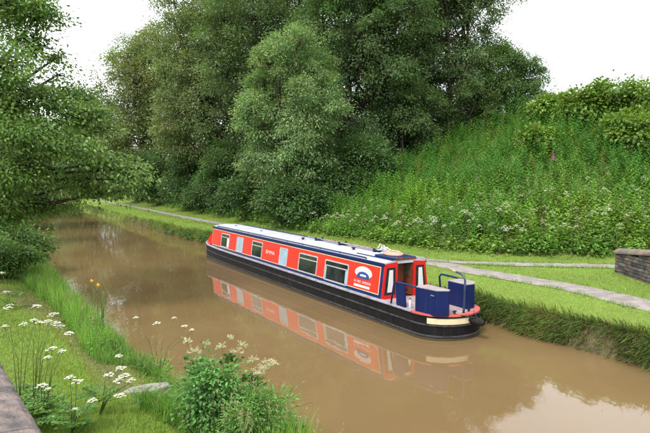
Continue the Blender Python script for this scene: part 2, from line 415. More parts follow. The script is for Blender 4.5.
M_BLACKTRIM = mat('black_rubber', (.012, .012, .012), .5, .3)
M_TEXT = mat('white_lettering', (.62, .56, .53), .5, .3)
M_LOGO = mat('emblem_ground', (.62, .50, .48), .5, .3, noise=.05, nscale=6)
M_LOGOB = mat('emblem_blue', (.012, .055, .22), .5, .3)
M_ROPE = mat('fender_rope', (.022, .021, .020), .9, .1, noise=.4, nscale=30, bump=.7, bscale=60)
M_BRASS = mat('worn_brass', (.45, .32, .13), .4, .5, metal=.7, noise=.2, nscale=10)
M_STEEL = mat('dull_steel', (.30, .30, .31), .45, .5, metal=.6, noise=.2, nscale=10)

add_streaks(M_RED, (.42, .05, .03), .35); add_streaks(M_ROOF, (.24, .23, .24), .6); add_streaks(M_GUN, (.10, .09, .09), .7); add_streaks(M_NAVY, (.02, .025, .07), .5)
add_streaks(M_CREAM, (.30, .22, .13), .5); add_streaks(M_DECK, (.13, .10, .10), .6); add_streaks(M_DECKRED, (.28, .10, .09), .6); add_streaks(M_STRAKE, (.02, .02, .02), .8)
boat = empty('narrowboat', (2.41, 16.47, 0), R(120.9)); boat.rotation_euler = (0, R(-.30), R(120.9))
tag(boat, 'red and blue narrowboat with black hull moored against the grassy towpath', 'boat')
BASE, TOP, YB, YT, CL = .69, 1.72, .90, .77, 14.78
PHI = math.atan2(YB - YT, TOP - BASE)
def S(x, z, n, side=1):
    y = YB - (YB - YT) * (z - BASE) / (TOP - BASE)
    return (x, side * (y + n * math.cos(PHI)), z + n * math.sin(PHI))
def rrect(x0, x1, z0, z1, r, k=4):
    o = []
    for cx, cz, a0 in ((x1-r, z1-r, 0), (x0+r, z1-r, 90), (x0+r, z0+r, 180), (x1-r, z0+r, 270)):
        for i in range(k + 1):
            a = R(a0 + 90 * i / k); o.append((cx + r * math.cos(a), cz + r * math.sin(a)))
    return o
def plate(m, ol, n0, n1, side=1):
    b = len(m.v); k = len(ol)
    m.v += [S(x, z, n0, side) for x, z in ol] + [S(x, z, n1, side) for x, z in ol]
    m.f.append(tuple(b + k + i for i in range(k)) if side < 0 else tuple(b + 2*k - 1 - i for i in range(k)))
    for i in range(k):
        j = (i + 1) % k; m.f.append((b+i, b+k+i, b+k+j, b+j) if side > 0 else (b+i, b+j, b+k+j, b+k+i))
def ring(m, oo, io, n0, n1, side=1):
    b = len(m.v); k = len(oo)
    for ol, n in ((oo, n0), (oo, n1), (io, n1), (io, n0)): m.v += [S(x, z, n, side) for x, z in ol]
    for a in range(3):
        for i in range(k):
            j = (i + 1) % k; m.f.append((b+a*k+i, b+(a+1)*k+i, b+(a+1)*k+j, b+a*k+j))
def sheer(x): return .22 * max(0, (x - 12.5) / 4.6) ** 2
def half_beam(x):
    if x < -1.55: return 1.04 * max(0, 1 - ((-1.55 - x) / 1.04) ** 2.4) ** .5
    if x > 14.7: return 1.04 * max(0, 1 - ((x - 14.7) / 2.35) ** 2.1)
    return 1.04
XS = [-1.55 - 1.04 * math.sin(a) for a in np.linspace(math.pi/2, 0, 16)] + [0, 2, 4, 6, 8, 10, 12, 13.5] + list(np.linspace(14.7, 17.05, 16))
def side_line(off, z, x0=-9, x1=99):
    o = [(x, half_beam(x)) for x in XS if x0 <= x <= x1]
    return [(x, y + off, z + sheer(x)) for x, y in o]
# hull: loops of stations, port and starboard in one shell
hm = MB(); levels = [(-.55, .0), (-.02, .0), (.02, 0), (.62, .0), (.655, -.005)]
loop = [(x, half_beam(x)) for x in XS] + [(x, -half_beam(x)) for x in reversed(XS[1:-1])]
k = len(loop)
for z, off in levels:
    for x, y in loop:
        swim = 1.0
        xx = x
        if z < 0:
            if x < -1.0: xx = -1.0 + (x + 1.0) * .35
        hm.v.append((xx, y * (1 + off), z + (sheer(x) if z > .1 else 0)))
for a in range(len(levels) - 1):
    for i in range(k):
        j = (i + 1) % k; hm.f.append((a*k+i, (a+1)*k+i, (a+1)*k+j, a*k+j))
hm.f.append(tuple(range(k)))
hull = hm.build('hull', M_HULL, boat, False)
def strip_band(name, z0, z1, off, material, parent, loop_pts):
    m = MB(); kk = len(loop_pts)
    pts = [Vector((x, y, 0)) for x, y in loop_pts]; nrm = []
    for i in range(kk):
        t = (pts[min(i+1, kk-1)] - pts[max(i-1, 0)]).normalized(); nrm.append(Vector((t.y, -t.x, 0)))
    for i in range(kk):
        sh = sheer(pts[i].x); n = nrm[i]
        for z, o in ((z0, 0), (z0 + .006, off), (z1 - .006, off), (z1, 0)):
            q = pts[i] + n * o; m.v.append((q.x, q.y, z + sh))
    for i in range(kk - 1):
        for a in range(3): m.f.append((i*4+a, (i+1)*4+a, (i+1)*4+a+1, i*4+a+1))
    return m.build(name, material, parent)
nearloop = [(x, half_beam(x)) for x in reversed(XS)] + [(x, -half_beam(x)) for x in XS[1:]]   # bow, camera side, stern, far side, bow
sx = lambda lo, hi, L: [p for p in L if lo <= p[0] <= hi]
strip_band('rubbing_strake', .385, .43, .028, M_STRAKE, hull, nearloop)
strip_band('rubbing_strake', .10, .145, .028, M_STRAKE, hull, nearloop)
strip_band('rubbing_strake', .605, .64, .022, M_HULL, hull, nearloop)
sternloop = [p for p in nearloop if p[0] < -2.02 and p[1] > -.12]
cream = strip_band('stern_panel', .44, .60, .007, M_CREAM, hull, sternloop); cream['label'] = 'cream painted panel round the stern'
# gunwale walkways
def gunwale(side):
    m = MB(); pts = [p for p in [(x, half_beam(x)) for x in XS] if p[0] > -1.6 and p[0] < 16.4]
    for x, y in pts:
        z = .655 + sheer(x); yi = max(y - .19, .02)
        for yy, zz in ((y + .018, z), (y + .018, z + .03), (y - .01, z + .036), (yi, z + .036)): m.v.append((x, side * yy, zz))
    for i in range(len(pts) - 1):
        for a in range(3):
            q = (i*4+a, i*4+a+1, (i+1)*4+a+1, (i+1)*4+a); m.f.append(q if side < 0 else q[::-1])
    return m.build('gunwale', M_GUN, boat)
gunwale(1); gunwale(-1)
# decks
sl = [(x, half_beam(x) - .012) for x in XS if x < -1.5]
dk = [(.0, .86)] + [(-1.55, .99)] + [(x, y) for x, y in sorted(sl, reverse=True)]
dk = dk + [(x, -y) for x, y in reversed(dk)]
m = MB(); m.prism(dk[::-1], .62, .672); m.build('stern_deck', M_DECK, boat)
m = MB(); outer = [p for p in nearloop if p[0] < -1.2]
outer = [(-1.2, 1.04)] + outer + [(-1.2, -1.04)]
op = [Vector((x, y, 0)) for x, y in outer]
for i, p in enumerate(op):
    c = Vector((-1.2, 0, 0)); d = (p - c); inn = c + d * (1 - .16 / max(d.length, .2))
    m.v += [(p.x, p.y, .645), (p.x * 1.0, p.y, .690), (inn.x, inn.y, .690), (inn.x, inn.y, .66)]
for i in range(len(op) - 1):
    for a in range(3): m.f.append((i*4+a, (i+1)*4+a, (i+1)*4+a+1, i*4+a+1))
m.build('deck_edge', M_DECKRED, boat)
m = MB()
fd = [(x, half_beam(x) - .05) for x in XS if 14.75 <= x <= 16.9]
for x, y in fd:
    z = .78 + sheer(x) + .10 * max(0, (x - 15.2))
    m.v += [(x, y, .66 + sheer(x)), (x, y * .92, z), (x, -y * .92, z), (x, -y, .66 + sheer(x))]
for i in range(len(fd) - 1):
    for a in range(3): m.f.append((i*4+a, (i+1)*4+a, (i+1)*4+a+1, i*4+a+1))
fo = m.build('fore_deck', M_TRIM, boat); fo['label'] = 'red painted fore deck at the bow'

# cabin
for side, nm in ((1, 'cabin_side'), (-1, 'cabin_side')):
    m = MB(); plate(m, [(CL, BASE), (CL, TOP - .01), (0, TOP - .01), (0, BASE)], -.05, 0, side); cs = m.build(nm, M_BLUE, boat)
    m = MB(); plate(m, [(CL - .02, .785), (CL - .02, 1.615), (.13, 1.615), (.13, .785)], .001, .004, side); rp = m.build('red_panel', M_RED, cs)
    m = MB(); ring(m, [(CL-.02, .785), (CL-.02, 1.615), (.13, 1.615), (.13, .785)], [(CL-.035, .808), (CL-.035, 1.592), (.158, 1.592), (.158, .808)], .003, .008, side)
    m.build('coach_line', M_CREAM, cs)
m = MB(); YR = .80
ys = [YR * math.sin(R(a)) for a in np.linspace(-90, 90, 15)]
rz = lambda y: 1.735 + .085 * (1 - (y / YR) ** 2)
rx = list(np.linspace(-.02, CL + .03, 16)); n0 = len(ys)
for x in rx:
    for y in ys: m.v.append((x, y, rz(y)))
for i in range(len(rx) - 1):
    for j in range(n0 - 1): m.f.append((i*n0+j, i*n0+j+1, (i+1)*n0+j+1, (i+1)*n0+j))
for side in (-1, 1):                                         # underside and ends
    pass
for x, rev in ((rx[0], 1), (rx[-1], 0)):
    b0 = len(m.v); m.v += [(x, y, rz(y)) for y in ys] + [(x, YR, 1.70), (x, -YR, 1.70)]
    q = tuple(range(b0, b0 + n0 + 2)); m.f.append(q if rev else q[::-1])
roof = m.build('roof', M_ROOF, boat, True)
for side in (1, -1):
    m = MB(); m.box(-.025, CL + .035, side*YR - .028, side*YR + .012, 1.655, 1.742); m.build('roof_edge', M_BLUE, roof, bevel=.012)
    m = MB(); hz = 1.79
    m.tube([(.95, side*.745, rz(.745)), (1.0, side*.745, hz), (CL - .6, side*.745, hz), (CL - .5, side*.745, rz(.745))], .021, 8)
    for x in np.linspace(2.5, CL - 2, 9): m.tube([(x, side*.745, rz(.745) - .01), (x, side*.745, hz)], .016, 6)
    m.build('handrail', M_BLUE, roof, True)
# roof furniture fixed to the roof
for x in (13.3, 10.2, 6.2, 2.6):
    m = MB(); m.tube([(x, .12, rz(.1) - .01), (x, .12, rz(.1) + .05)], .04, 10); m.tube([(x, .12, rz(.1) + .05), (x, .12, rz(.1) + .075), (x, .12, rz(.1) + .09)], [.085, .075, .03], 12)
    m.build('mushroom_vent', M_BLUE if x < 8 else M_ROOF, roof, True)
for x in (1.75, 3.9, 5.6):
    m = MB(); m.box(x - .05, x + .05, -.42, -.12, rz(.3) - .01, rz(.3) + .055); m.box(x - .05, x + .05, -.44, -.40, rz(.3) - .01, rz(.3) + .13); m.box(x - .05, x + .05, -.14, -.10, rz(.3) - .01, rz(.3) + .13)
    m.build('pole_rack', M_BLUE, roof)
# sliding hatch
m = MB(); m.box(-.01, .98, -.42, .42, 1.80, 1.875); hatch = m.build('sliding_hatch', M_BLUE, boat, bevel=.015)
m = MB(); m.box(-.03, .0, -.38, .38, 1.79, 1.862); m.build('hatch_lip', M_WOOD, hatch)
for s_ in (-1, 1):
    m = MB(); m.box(.0, 1.9, s_*.45 - .02, s_*.45 + .02, 1.77, 1.815); m.build('hatch_runner', M_BLUE, hatch)
# aft bulkhead: two red panels each with a curtained window, wooden doors standing open in the middle
def yat(z): return YB - (YB - YT) * (z - BASE) / (TOP - BASE)
OP = .31
for side in (1, -1):
    m = MB(); z1 = 1.715
    pts = [(OP, .672), (yat(.672) - .002, .672), (yat(z1) - .002, z1), (OP, z1 + .04)]
    if side < 0: pts = [(-y, z) for y, z in pts][::-1]
    b0 = len(m.v); m.v += [(-.035, y, z) for y, z in pts] + [(.02, y, z) for y, z in pts]
    m.f += [(b0, b0+1, b0+2, b0+3), (b0+7, b0+6, b0+5, b0+4)] + [(b0+i, b0+4+i, b0+4+(i+1) % 4, b0+(i+1) % 4) for i in range(4)]
    bh = m.build('aft_bulkhead', M_TRIM, boat)
    def bwin(y0b, y1b, y0t, y1t, z0, z2, x0, x1, name, material, par):
        mm = MB(); q = [(y0b, z0), (y1b, z0), (y1t, z2), (y0t, z2)]
        if side < 0: q = [(-y, z) for y, z in q][::-1]
        b = 0; mm.v += [(x0, y, z) for y, z in q] + [(x1, y, z) for y, z in q]
        mm.f += [(0, 1, 2, 3), (7, 6, 5, 4)] + [(i, 4+i, 4+(i+1) % 4, (i+1) % 4) for i in range(4)]
        return mm.build(name, material, par)
    wn = bwin(.40, .80, .40, .70, .80, 1.60, -.045, -.034, 'window', M_BLACKTRIM, bh)
    bwin(.44, .755, .44, .67, .85, 1.55, -.050, -.044, 'pane', M_GLASS, wn)
    bwin(.48, .70, .49, .625, .87, 1.53, -.053, -.049, 'curtain', M_CURTAIN, wn)
    # open door leaf, hinged at the opening and folded into the cabin
    d = MB(); d.hexa([(.0, side*OP - side*.015, .70), (.28, side*.24, .70), (.28, side*.21, .70), (.0, side*(OP - .045), .70),
                      (.0, side*OP - side*.015, 1.78), (.28, side*.24, 1.78), (.28, side*.21, 1.78), (.0, side*(OP - .045), 1.78)])
    dr = d.build('cabin_door', M_WOOD, boat)
    for zz in (.80, 1.30):
        d = MB(); d.hexa([(.04, side*.285, zz), (.25, side*.212, zz), (.25, side*.200, zz), (.04, side*.262, zz),
                          (.04, side*.285, zz+.38), (.25, side*.212, zz+.38), (.25, side*.200, zz+.38), (.04, side*.262, zz+.38)])
        d.build('door_panel', mat('door_panel_paint', (.05, .06, .03) if zz > 1 else (.12, .03, .02), .4, .4, noise=.5, nscale=14), dr)
m = MB(); m.box(.30, .33, -.62, .62, .55, 1.75); m.build('cabin_interior', M_WOOD, boat)
m = MB(); m.box(-.02, .6, -.30, .30, .55, .66); m.build('cabin_step', M_WOOD, boat)
m = MB(); m.box(CL - .03, CL + .004, -.80, .80, .66, 1.70); m.build('fore_bulkhead', M_TRIM, boat)
# side windows: x0, x1, z0, z1, style
def side_window(x0, x1, z0, z1, style, side=1):
    r = .07
    m = MB(); ring(m, rrect(x0, x1, z0, z1, r), rrect(x0+.045, x1-.045, z0+.045, z1-.045, r*.6), .004, .020, side)
    wf = m.build('window' if style != 'panel' else 'side_hatch', M_ALU, boat)
    m = MB(); plate(m, rrect(x0+.04, x1-.04, z0+.04, z1-.04, r*.6), .0045, .009, side)
    m.build('pane', M_FROST if style == 'panel' else M_GLASS, wf)
    if style != 'panel':
        zb = z0 + (z1 - z0) * .70
        m = MB(); plate(m, [(x1-.04, zb), (x1-.04, zb+.035), (x0+.04, zb+.035), (x0+.04, zb)], .009, .018, side); m.build('hopper_bar', M_ALU, wf)
        if style == 'drapes':
            for xa, xb in ((x0 + .05, x0 + .17), (x1 - .13, x1 - .05)):
                m = MB(); plate(m, [(xb, z0+.06), (xb, zb-.01), (xa, zb-.01), (xa, z0+.06)], .009, .011, side); m.build('curtain', M_FROST, wf)
        if style == 'curtain':
            m = MB(); plate(m, [(x0+.30, z0+.06), (x0+.30, zb-.01), (x0+.06, zb-.01), (x0+.06, z0+.06)], .009, .011, side); m.build('curtain', M_CURTAIN, wf)
    return wf
for w_ in ((12.34, 13.45, .82, 1.50, 'curtain'), (10.62, 11.40, .80, 1.50, 'panel'), (8.50, 9.60, .80, 1.50, 'plain'),
           (6.14, 6.84, .79, 1.49, 'panel'), (3.82, 5.20, .78, 1.47, 'plain'), (1.82, 3.30, .76, 1.46, 'drapes')):
    side_window(*w_)
# lettering and emblem on the camera side
def side_text(body, x_left, z, size, material, parent, width=None, n=.0055):
    cu = bpy.data.curves.new('lettering', 'FONT'); cu.body = body; cu.size = size; cu.resolution_u = 2; cu.extrude = 0
    to = bpy.data.objects.new('tmp_text', cu); COL.objects.link(to)
    dg = bpy.context.evaluated_depsgraph_get(); me = bpy.data.meshes.new_from_object(to.evaluated_get(dg))
    bpy.data.objects.remove(to)
    co = np.array([v.co[:] for v in me.vertices])
    sx_ = width / co[:, 0].max() if width else 1.0
    for v in me.vertices: v.co = Vector(S(x_left - v.co.x * sx_, z + v.co.y, n))
    me.name = 'lettering'; me.update()
    return link_mesh('lettering', me, material, parent)
cabin_near = [o for o in boat.children if o.name == 'cabin_side'][0]
side_text('EMMA', 8.15, 1.10, .21, M_TEXT, cabin_near, .86)
emb = MB(); cx_, cz_ = 1.0, 1.30
plate(emb, [(cx_ + .46 * math.cos(R(a)), cz_ + (.21 if math.sin(R(a)) > 0 else .15) * math.sin(R(a))) for a in range(0, 360, 15)], .0042, .0065)
em = emb.build('emblem', M_LOGO, cabin_near); em['label'] = 'pale oval emblem with a blue arched band'
arc = MB()
for a0 in range(-10, 190, 10):
    a1 = a0 + 10
    P = lambda a, rr: (cx_ + .33 * rr * math.cos(R(a)), 1.19 + .155 * rr * math.sin(R(a)))
    plate(arc, [P(a0, .5), P(a0, 1.0), P(a1, 1.0), P(a1, .5)][::-1], .0066, .0080)
arc.build('blue_band', M_LOGOB, em)
ban = MB(); plate(ban, rrect(cx_ - .33, cx_ + .33, 1.13, 1.20, .02), .0082, .0095); ban.build('blue_scroll', M_LOGOB, em)
ban = MB(); plate(ban, rrect(cx_ - .16, cx_ + .16, 1.20, 1.255, .02), .0066, .0095); ban.build('white_scroll', M_TEXT, em)
side_text('01782', 1.47, .985, .115, M_TEXT, cabin_near, .38); side_text('000000', 1.02, .985, .115, M_TEXT, cabin_near, .46)
ban = MB(); plate(ban, rrect(.60, 1.46, .86, .935, .01), .0042, .0065); ban.build('white_strip', M_TEXT, cabin_near)

# stern lockers
def locker(poly, label):
    m = MB(); m.prism(poly, .672, 1.335); lk = m.build('stern_locker', M_NAVY, boat, bevel=.012)
    cx = sum(p[0] for p in poly) / len(poly); cy = sum(p[1] for p in poly) / len(poly)
    m = MB(); m.prism([(cx + (x - cx) * 1.03, cy + (y - cy) * 1.03) for x, y in poly], 1.335, 1.362); m.build('locker_lid', M_LID, lk, bevel=.006)
    lk['label'] = label; return lk
lk = locker([(-1.62, .50), (-2.44, .50), (-2.50, .60), (-2.34, .86), (-1.62, .965)][::-1], 'blue stern locker on the water side')
for x in (-1.75, -2.15):
    m = MB(); m.box(x - .05, x + .05, .49, .53, 1.335, 1.372); m.build('hinge', M_STEEL, lk)
m = MB(); m.box(-2.30, -2.18, .905, .925, 1.20, 1.225); m.build('locker_catch', M_STEEL, lk)
locker([(-1.40, -.95), (-1.95, -.92), (-2.14, -.70), (-2.12, -.42), (-1.40, -.42)][::-1], 'blue stern locker on the bank side')
# rails, dodger panel, tiller, fender
m = MB(); m.tube([(-.58, .97, .68), (-.70, .96, 1.28), (-.78, .955, 1.335), (-1.2, .955, 1.345), (-1.66, .95, 1.345)], .026, 8); m.build('stern_rail', M_BLUE, boat, True)
m = MB(); m.tube([(-.55, -.95, .68), (-.50, -.93, 1.28), (-.58, -.925, 1.36), (-1.0, -.925, 1.36), (-1.48, -.92, 1.352)], .030, 8); m.build('stern_rail', M_BLUE, boat, True)
m = MB(); m.hexa([(-.82, .97, .69), (-1.20, .97, .69), (-1.20, .90, .69), (-.82, .90, .69), (-.76, .965, 1.32), (-1.12, .965, 1.32), (-1.12, .90, 1.32), (-.76, .90, 1.32)])
m.build('side_screen', M_NAVY, boat, bevel=.01)
m = MB(); m.tube([(-2.44, 0, .67), (-2.46, 0, .80), (-2.47, 0, 1.25), (-2.48, 0, 1.56), (-2.42, 0, 1.67), (-2.30, 0, 1.715), (-2.14, 0, 1.74)], [.034, .030, .028, .028, .028, .026, .024], 8)
til = m.build('tiller', mat('tiller_paint', (.02, .035, .085), .35, .5, noise=.2, nscale=6), boat, True)
m = MB(); m.tube([(-2.14, 0, 1.74), (-1.74, 0, 1.81)], [.018, .014], 8); m.build('tiller_bar', M_BRASS, til, True)
m = MB(); m.tube([(-2.55, -.10, .54), (-2.66, -.14, .53), (-2.80, -.17, .51), (-2.92, -.20, .50), (-2.97, -.21, .50)], [.075, .095, .10, .09, .05], 10); fn = m.build('stern_fender', M_ROPE, boat, True)
for s_ in (-1, 1):
    m = MB(); m.tube([(-2.80, -.17, .60), (-2.62, s_*.18 - .05, .66), (-2.46, s_*.36, .70)], .013, 5); m.build('fender_chain', M_BLACKTRIM, fn)
m = MB(); m.tube([(-2.56, 0, -.5), (-2.56, 0, .02)], .05, 8); m.box(-2.80, -2.54, -.02, .02, -.5, -.03); m.build('rudder', M_HULL, boat)
for s_ in (-1, 1):
    m = MB(); m.tube([(-2.38, s_*.26, .67), (-2.38, s_*.26, .77)], .03, 8); m.tube([(-2.38, s_*.26 - .07, .75), (-2.38, s_*.26 + .07, .75)], .016, 6); m.build('mooring_dolly', M_BLACKTRIM, boat)

# loose things on the boat
BM = Matrix.Translation((2.41, 16.47, 0)) @ Matrix.Rotation(R(120.9), 4, 'Z') @ Matrix.Rotation(R(-.30), 4, 'Y')
def boat_pt(x, y, z): return BM @ Vector((x, y, z))
def boat_thing(name, x, y, z):
    o = empty(name, boat_pt(x, y, z)); o.rotation_euler = (0, R(-.30), R(120.9)); return o
pl = boat_thing('boat_pole', 3.8, -.24, rz(.3) + .055)
m = MB(); m.tube([(-2.2, 0, .024), (2.5, -.02, .024)], .024, 8); m.build('shaft', mat('weathered_wood', (.28, .23, .24), .7, .2, noise=.3, nscale=12), pl, True)
m = MB(); m.tube([(2.5, -.02, .024), (2.62, -.02, .024), (2.70, -.02, .03)], [.027, .02, .006], 8); m.build('pole_tip', M_STEEL, pl, True)
tag(pl, 'long weathered grey pole lying in racks along the boat roof', 'pole')
gp = boat_thing('gang_plank', 3.4, -.335, rz(.3) + .055)
m = MB(); m.box(-1.9, 1.9, -.055, .055, .0, .035); m.build('board', mat('plank_wood', (.20, .12, .10), .75, .2, noise=.35, nscale=9), gp)
for x in (-1.2, 0, 1.2):
    m = MB(); m.box(x - .02, x + .02, -.055, .055, .035, .048); m.build('cleat_batten', M_WOOD, gp)
tag(gp, 'narrow brown gang plank beside the pole on the boat roof', 'plank')
rc = boat_thing('rope_coil', .55, .02, 1.876)
for t_ in range(3):
    m = MB(); a = np.linspace(0, 2 * math.pi * 2, 41)
    m.tube([((.34 - .05 * t_ + .012 * math.sin(5 * q)) * math.cos(q), (.24 - .04 * t_) * math.sin(q), .025 + .028 * t_ + .018 * q / 12) for q in a], .027, 6)
    m.build('rope_turn', mat('tan_rope', (.50, .27, .21), .85, .1, col2=(.62, .38, .30), nscale=22, bump=.5, bscale=70), rc, True)
tag(rc, 'pinkish tan rope coiled on the blue sliding hatch', 'rope')
rb = boat_thing('rope_bundle', 1.42, -.28, rz(.28) + .002)
for t_ in range(11):
    q = t_ * 2.4; m = MB(); L_ = .16 + .10 * random.random(); hh = .10 + .20 * random.random()
    pts = [(.06 * math.cos(q), .06 * math.sin(q), .014)] + [(L_ * f * math.cos(q + f), L_ * f * math.sin(q + f), .02 + hh * math.sin(math.pi * min(f, .8))) for f in (.35, .6, .85, 1.05)]
    m.tube(pts, .015, 5); m.build('strand', mat('white_cord', (.72, .71, .70), .8, .1, noise=.1, nscale=30), rb, True)
m = MB(); m.tube([(.10*math.cos(q), .10*math.sin(q), .018) for q in np.linspace(0, 6.283, 14)], .018, 6); m.build('coil', M_CURTAIN, rb, True)
tag(rb, 'loose tangle of white cord on the boat roof before the hatch', 'rope')
bt = boat_thing('bottle', -1.27, .84, .674)
m = MB(); m.tube([(0,0,0),(0,0,.01),(0,0,.19),(0,0,.235),(0,0,.25)], [.036,.042,.042,.018,.017], 10); m.build('bottle_body', M_CURTAIN, bt, True)
m = MB(); m.tube([(0,0,.25),(0,0,.28)], .02, 10); m.build('cap', M_BLUE, bt, True)
tag(bt, 'small white bottle on the stern deck beside the blue screen', 'bottle')

# ------------------------------------------------------------------ masonry
M_COPE = mat('coping_stone', (.085, .08, .078), .9, .15, col2=(.22, .175, .155), nscale=9, bump=1.0, bscale=45, detail=12)
M_STONE = mat('blackened_stone', (.055, .05, .05), .9, .15, col2=(.14, .115, .10), nscale=4, bump=.6, bscale=22)
M_STONES = [M_STONE, mat('rusty_stone', (.075, .058, .05), .9, .15, col2=(.15, .115, .09), nscale=5, bump=.6, bscale=22), mat('soot_stone', (.035, .034, .036), .9, .15, col2=(.09, .085, .085), nscale=5, bump=.6, bscale=22), mat('grey_stone', (.085, .08, .078), .9, .15, col2=(.17, .155, .145), nscale=5, bump=.6, bscale=22)]
M_MORTAR = mat('old_mortar', (.045, .042, .04), .95, .1, noise=.3, nscale=10)
def wall_frame(a, b):
    a, b = np.array(a, float), np.array(b, float); L = np.linalg.norm(b - a); d = (b - a) / L
    return a, d, np.array([-d[1], d[0]]), L
def stone(m, a, d, n, s0, s1, t0, t1, z0, z1, j=.012):
    P = lambda s, t, z: (*(a + d * s + n * t), z)
    q = lambda: random.uniform(-j, j)
    m.hexa([P(s0+q(), t0+q(), z0), P(s1+q(), t0+q(), z0), P(s1, t1, z0), P(s0, t1, z0), P(s0+q(), t0+q(), z1+q()*.5), P(s1+q(), t0+q(), z1+q()*.5), P(s1, t1, z1), P(s0, t1, z1)])
# low wall by the path on the right: from its end at the path towards the bridge
A_, B_ = (10.42, 19.2), (10.12, 13.0)
a, d, n, L = wall_frame(A_, B_)
lw = empty('low_stone_wall', (A_[0], A_[1], .9)); lw['label'] = 'low dark stone wall with rounded coping beside the path'; lw['category'] = 'wall'
off = np.array([A_[0], A_[1]]); a0 = a - off
zt = lambda s: .72 + .10 * min(s, 4)              # top of the stone courses, above the wall's foot
m = MB(); P = lambda s, t, z: (*(a0 + d * s + n * t), z)
m.hexa([P(.03, -.16, -.3), P(L, -.16, -.3), P(L, .16, -.3), P(.03, .16, -.3), P(.03, -.16, zt(0) - .03), P(L, -.16, zt(L) - .03), P(L, .16, zt(L) - .03), P(.03, .16, zt(0) - .03)])
m.build('wall_core', M_MORTAR, lw)
for row in range(10):
    z0 = -.12 + row * .115; s = -.02 if row % 2 else -.02; first = True
    while s < L - .1:
        ln = random.uniform(.22, .42) * (.6 if first and row % 2 else 1); first = False
        z1 = min(z0 + .103, zt(s) - .01)
        if z1 - z0 > .04:
            for t0, t1 in ((-.20, -.10), (.20, .10)):
                m = MB(); stone(m, a0, d, n, s + .008, min(s + ln - .008, L), t0, t1, z0, z1); m.build('stone', random.choice(M_STONES), lw, bevel=.012, seg=1)
        s += ln
for zz in (0, .25, .5):
    m = MB(); stone(m, a0, d, n, -.07, .06, -.19, .19, -.1 + zz * 1.1, .16 + zz * 1.1); m.build('stone', M_STONE, lw, bevel=.02, seg=2)
s = -.08
while s < L:
    ln = random.uniform(.42, .6); m = MB(); k = 7
    ring_ = [(.25 * math.cos(R(q)), .06 + .13 * math.sin(R(q))) for q in np.linspace(0, 180, k)] + [(-.25, 0), (.25, 0)]
    b0 = 0; kk = len(ring_)
    for ss in (s + .006, s + ln - .006):
        m.v += [P(ss, t, zt(max(ss, 0)) - .01 + z) for t, z in ring_]
    m.f += [tuple(range(kk)), tuple(range(2*kk-1, kk-1, -1))] + [(i, kk+i, kk+(i+1) % kk, (i+1) % kk) for i in range(kk)]
    m.build('coping_stone', mat('cope_weathered', (.12, .10, .09), .9, .15, col2=random.choice([(.22, .17, .14), (.18, .155, .14), (.26, .19, .15)]), nscale=4, bump=.6, bscale=25), lw, bevel=.015, seg=1)
    s += ln
# bridge parapet at lower left, seen from above
A_, B_ = (-3.85, 6.05), (-.9, 2.28)
a, d, n, L = wall_frame(A_, B_)
pw = empty('bridge_parapet', (A_[0], A_[1], .5)); tag(pw, 'grey pink sandstone parapet coping in the near corner', 'wall')
a0 = a - np.array(A_); P = lambda s, t, z: (*(a0 + d * s + n * t), z)
m = MB(); m.hexa([P(.05, -.44, -.3), P(L, -.44, -.3), P(L, -.06, -.3), P(.05, -.06, -.3), P(.05, -.44, 1.86), P(L, -.44, 1.86), P(L, -.06, 1.86), P(.05, -.06, 1.86)])
m.build('wall_core', M_MORTAR, pw)
for row in range(8):
    z0 = -.1 + row * .245; s = 0 if row % 2 else -.2
    while s < L:
        ln = random.uniform(.4, .65); m = MB(); stone(m, a0, d, n, max(s, 0) + .008, min(s + ln - .008, L), -.015, -.1, z0, z0 + .23); m.build('stone', M_STONE, pw, bevel=.015, seg=1); s += ln
s = 0
while s < L:
    ln = random.uniform(.75, .95); m = MB(); prof = [(-.50, 0), (-.50, .16), (-.46, .21), (-.25, .245), (-.06, .225), (-.015, .19), (0, .14), (0, 0)]
    kk = len(prof)
    for ss in np.linspace(s + .007, min(s + ln - .007, L), 5):
        m.v += [P(ss, t + random.uniform(-.004, .004), 1.86 + z + random.uniform(-.004, .004)) for t, z in prof]
    for r_ in range(4): m.f += [(r_*kk+i, (r_+1)*kk+i, (r_+1)*kk+(i+1) % kk, r_*kk+(i+1) % kk) for i in range(kk)]
    m.f += [tuple(range(kk)), tuple(range(5*kk-1, 4*kk-1, -1))]
    for q in range(len(m.f)): m.f[q] = m.f[q][::-1]
    m.build('coping_stone', M_COPE, pw, bevel=.02, seg=2); s += ln
# flat slab by the near water's edge
p = at(147, 381, .62)
m = MB(); pts = [(-.42, -.05), (-.30, .12), (.02, .20), (.34, .17), (.40, .02), (.18, -.14), (-.18, -.16)]
m.prism(pts, -.12, .05); sl_ = m.build('stone_slab', mat('slab_stone', (.17, .16, .15), .9, .15, col2=(.27, .245, .225), nscale=7, bump=.6, bscale=25), None, bevel=.03, seg=2)
sl_.location = (p[0], p[1], gz(*p) + .035); sl_.rotation_euler = (R(3), R(-4), R(8)); tag(sl_, 'flat grey stone slab lying at the near bank edge', 'stone')

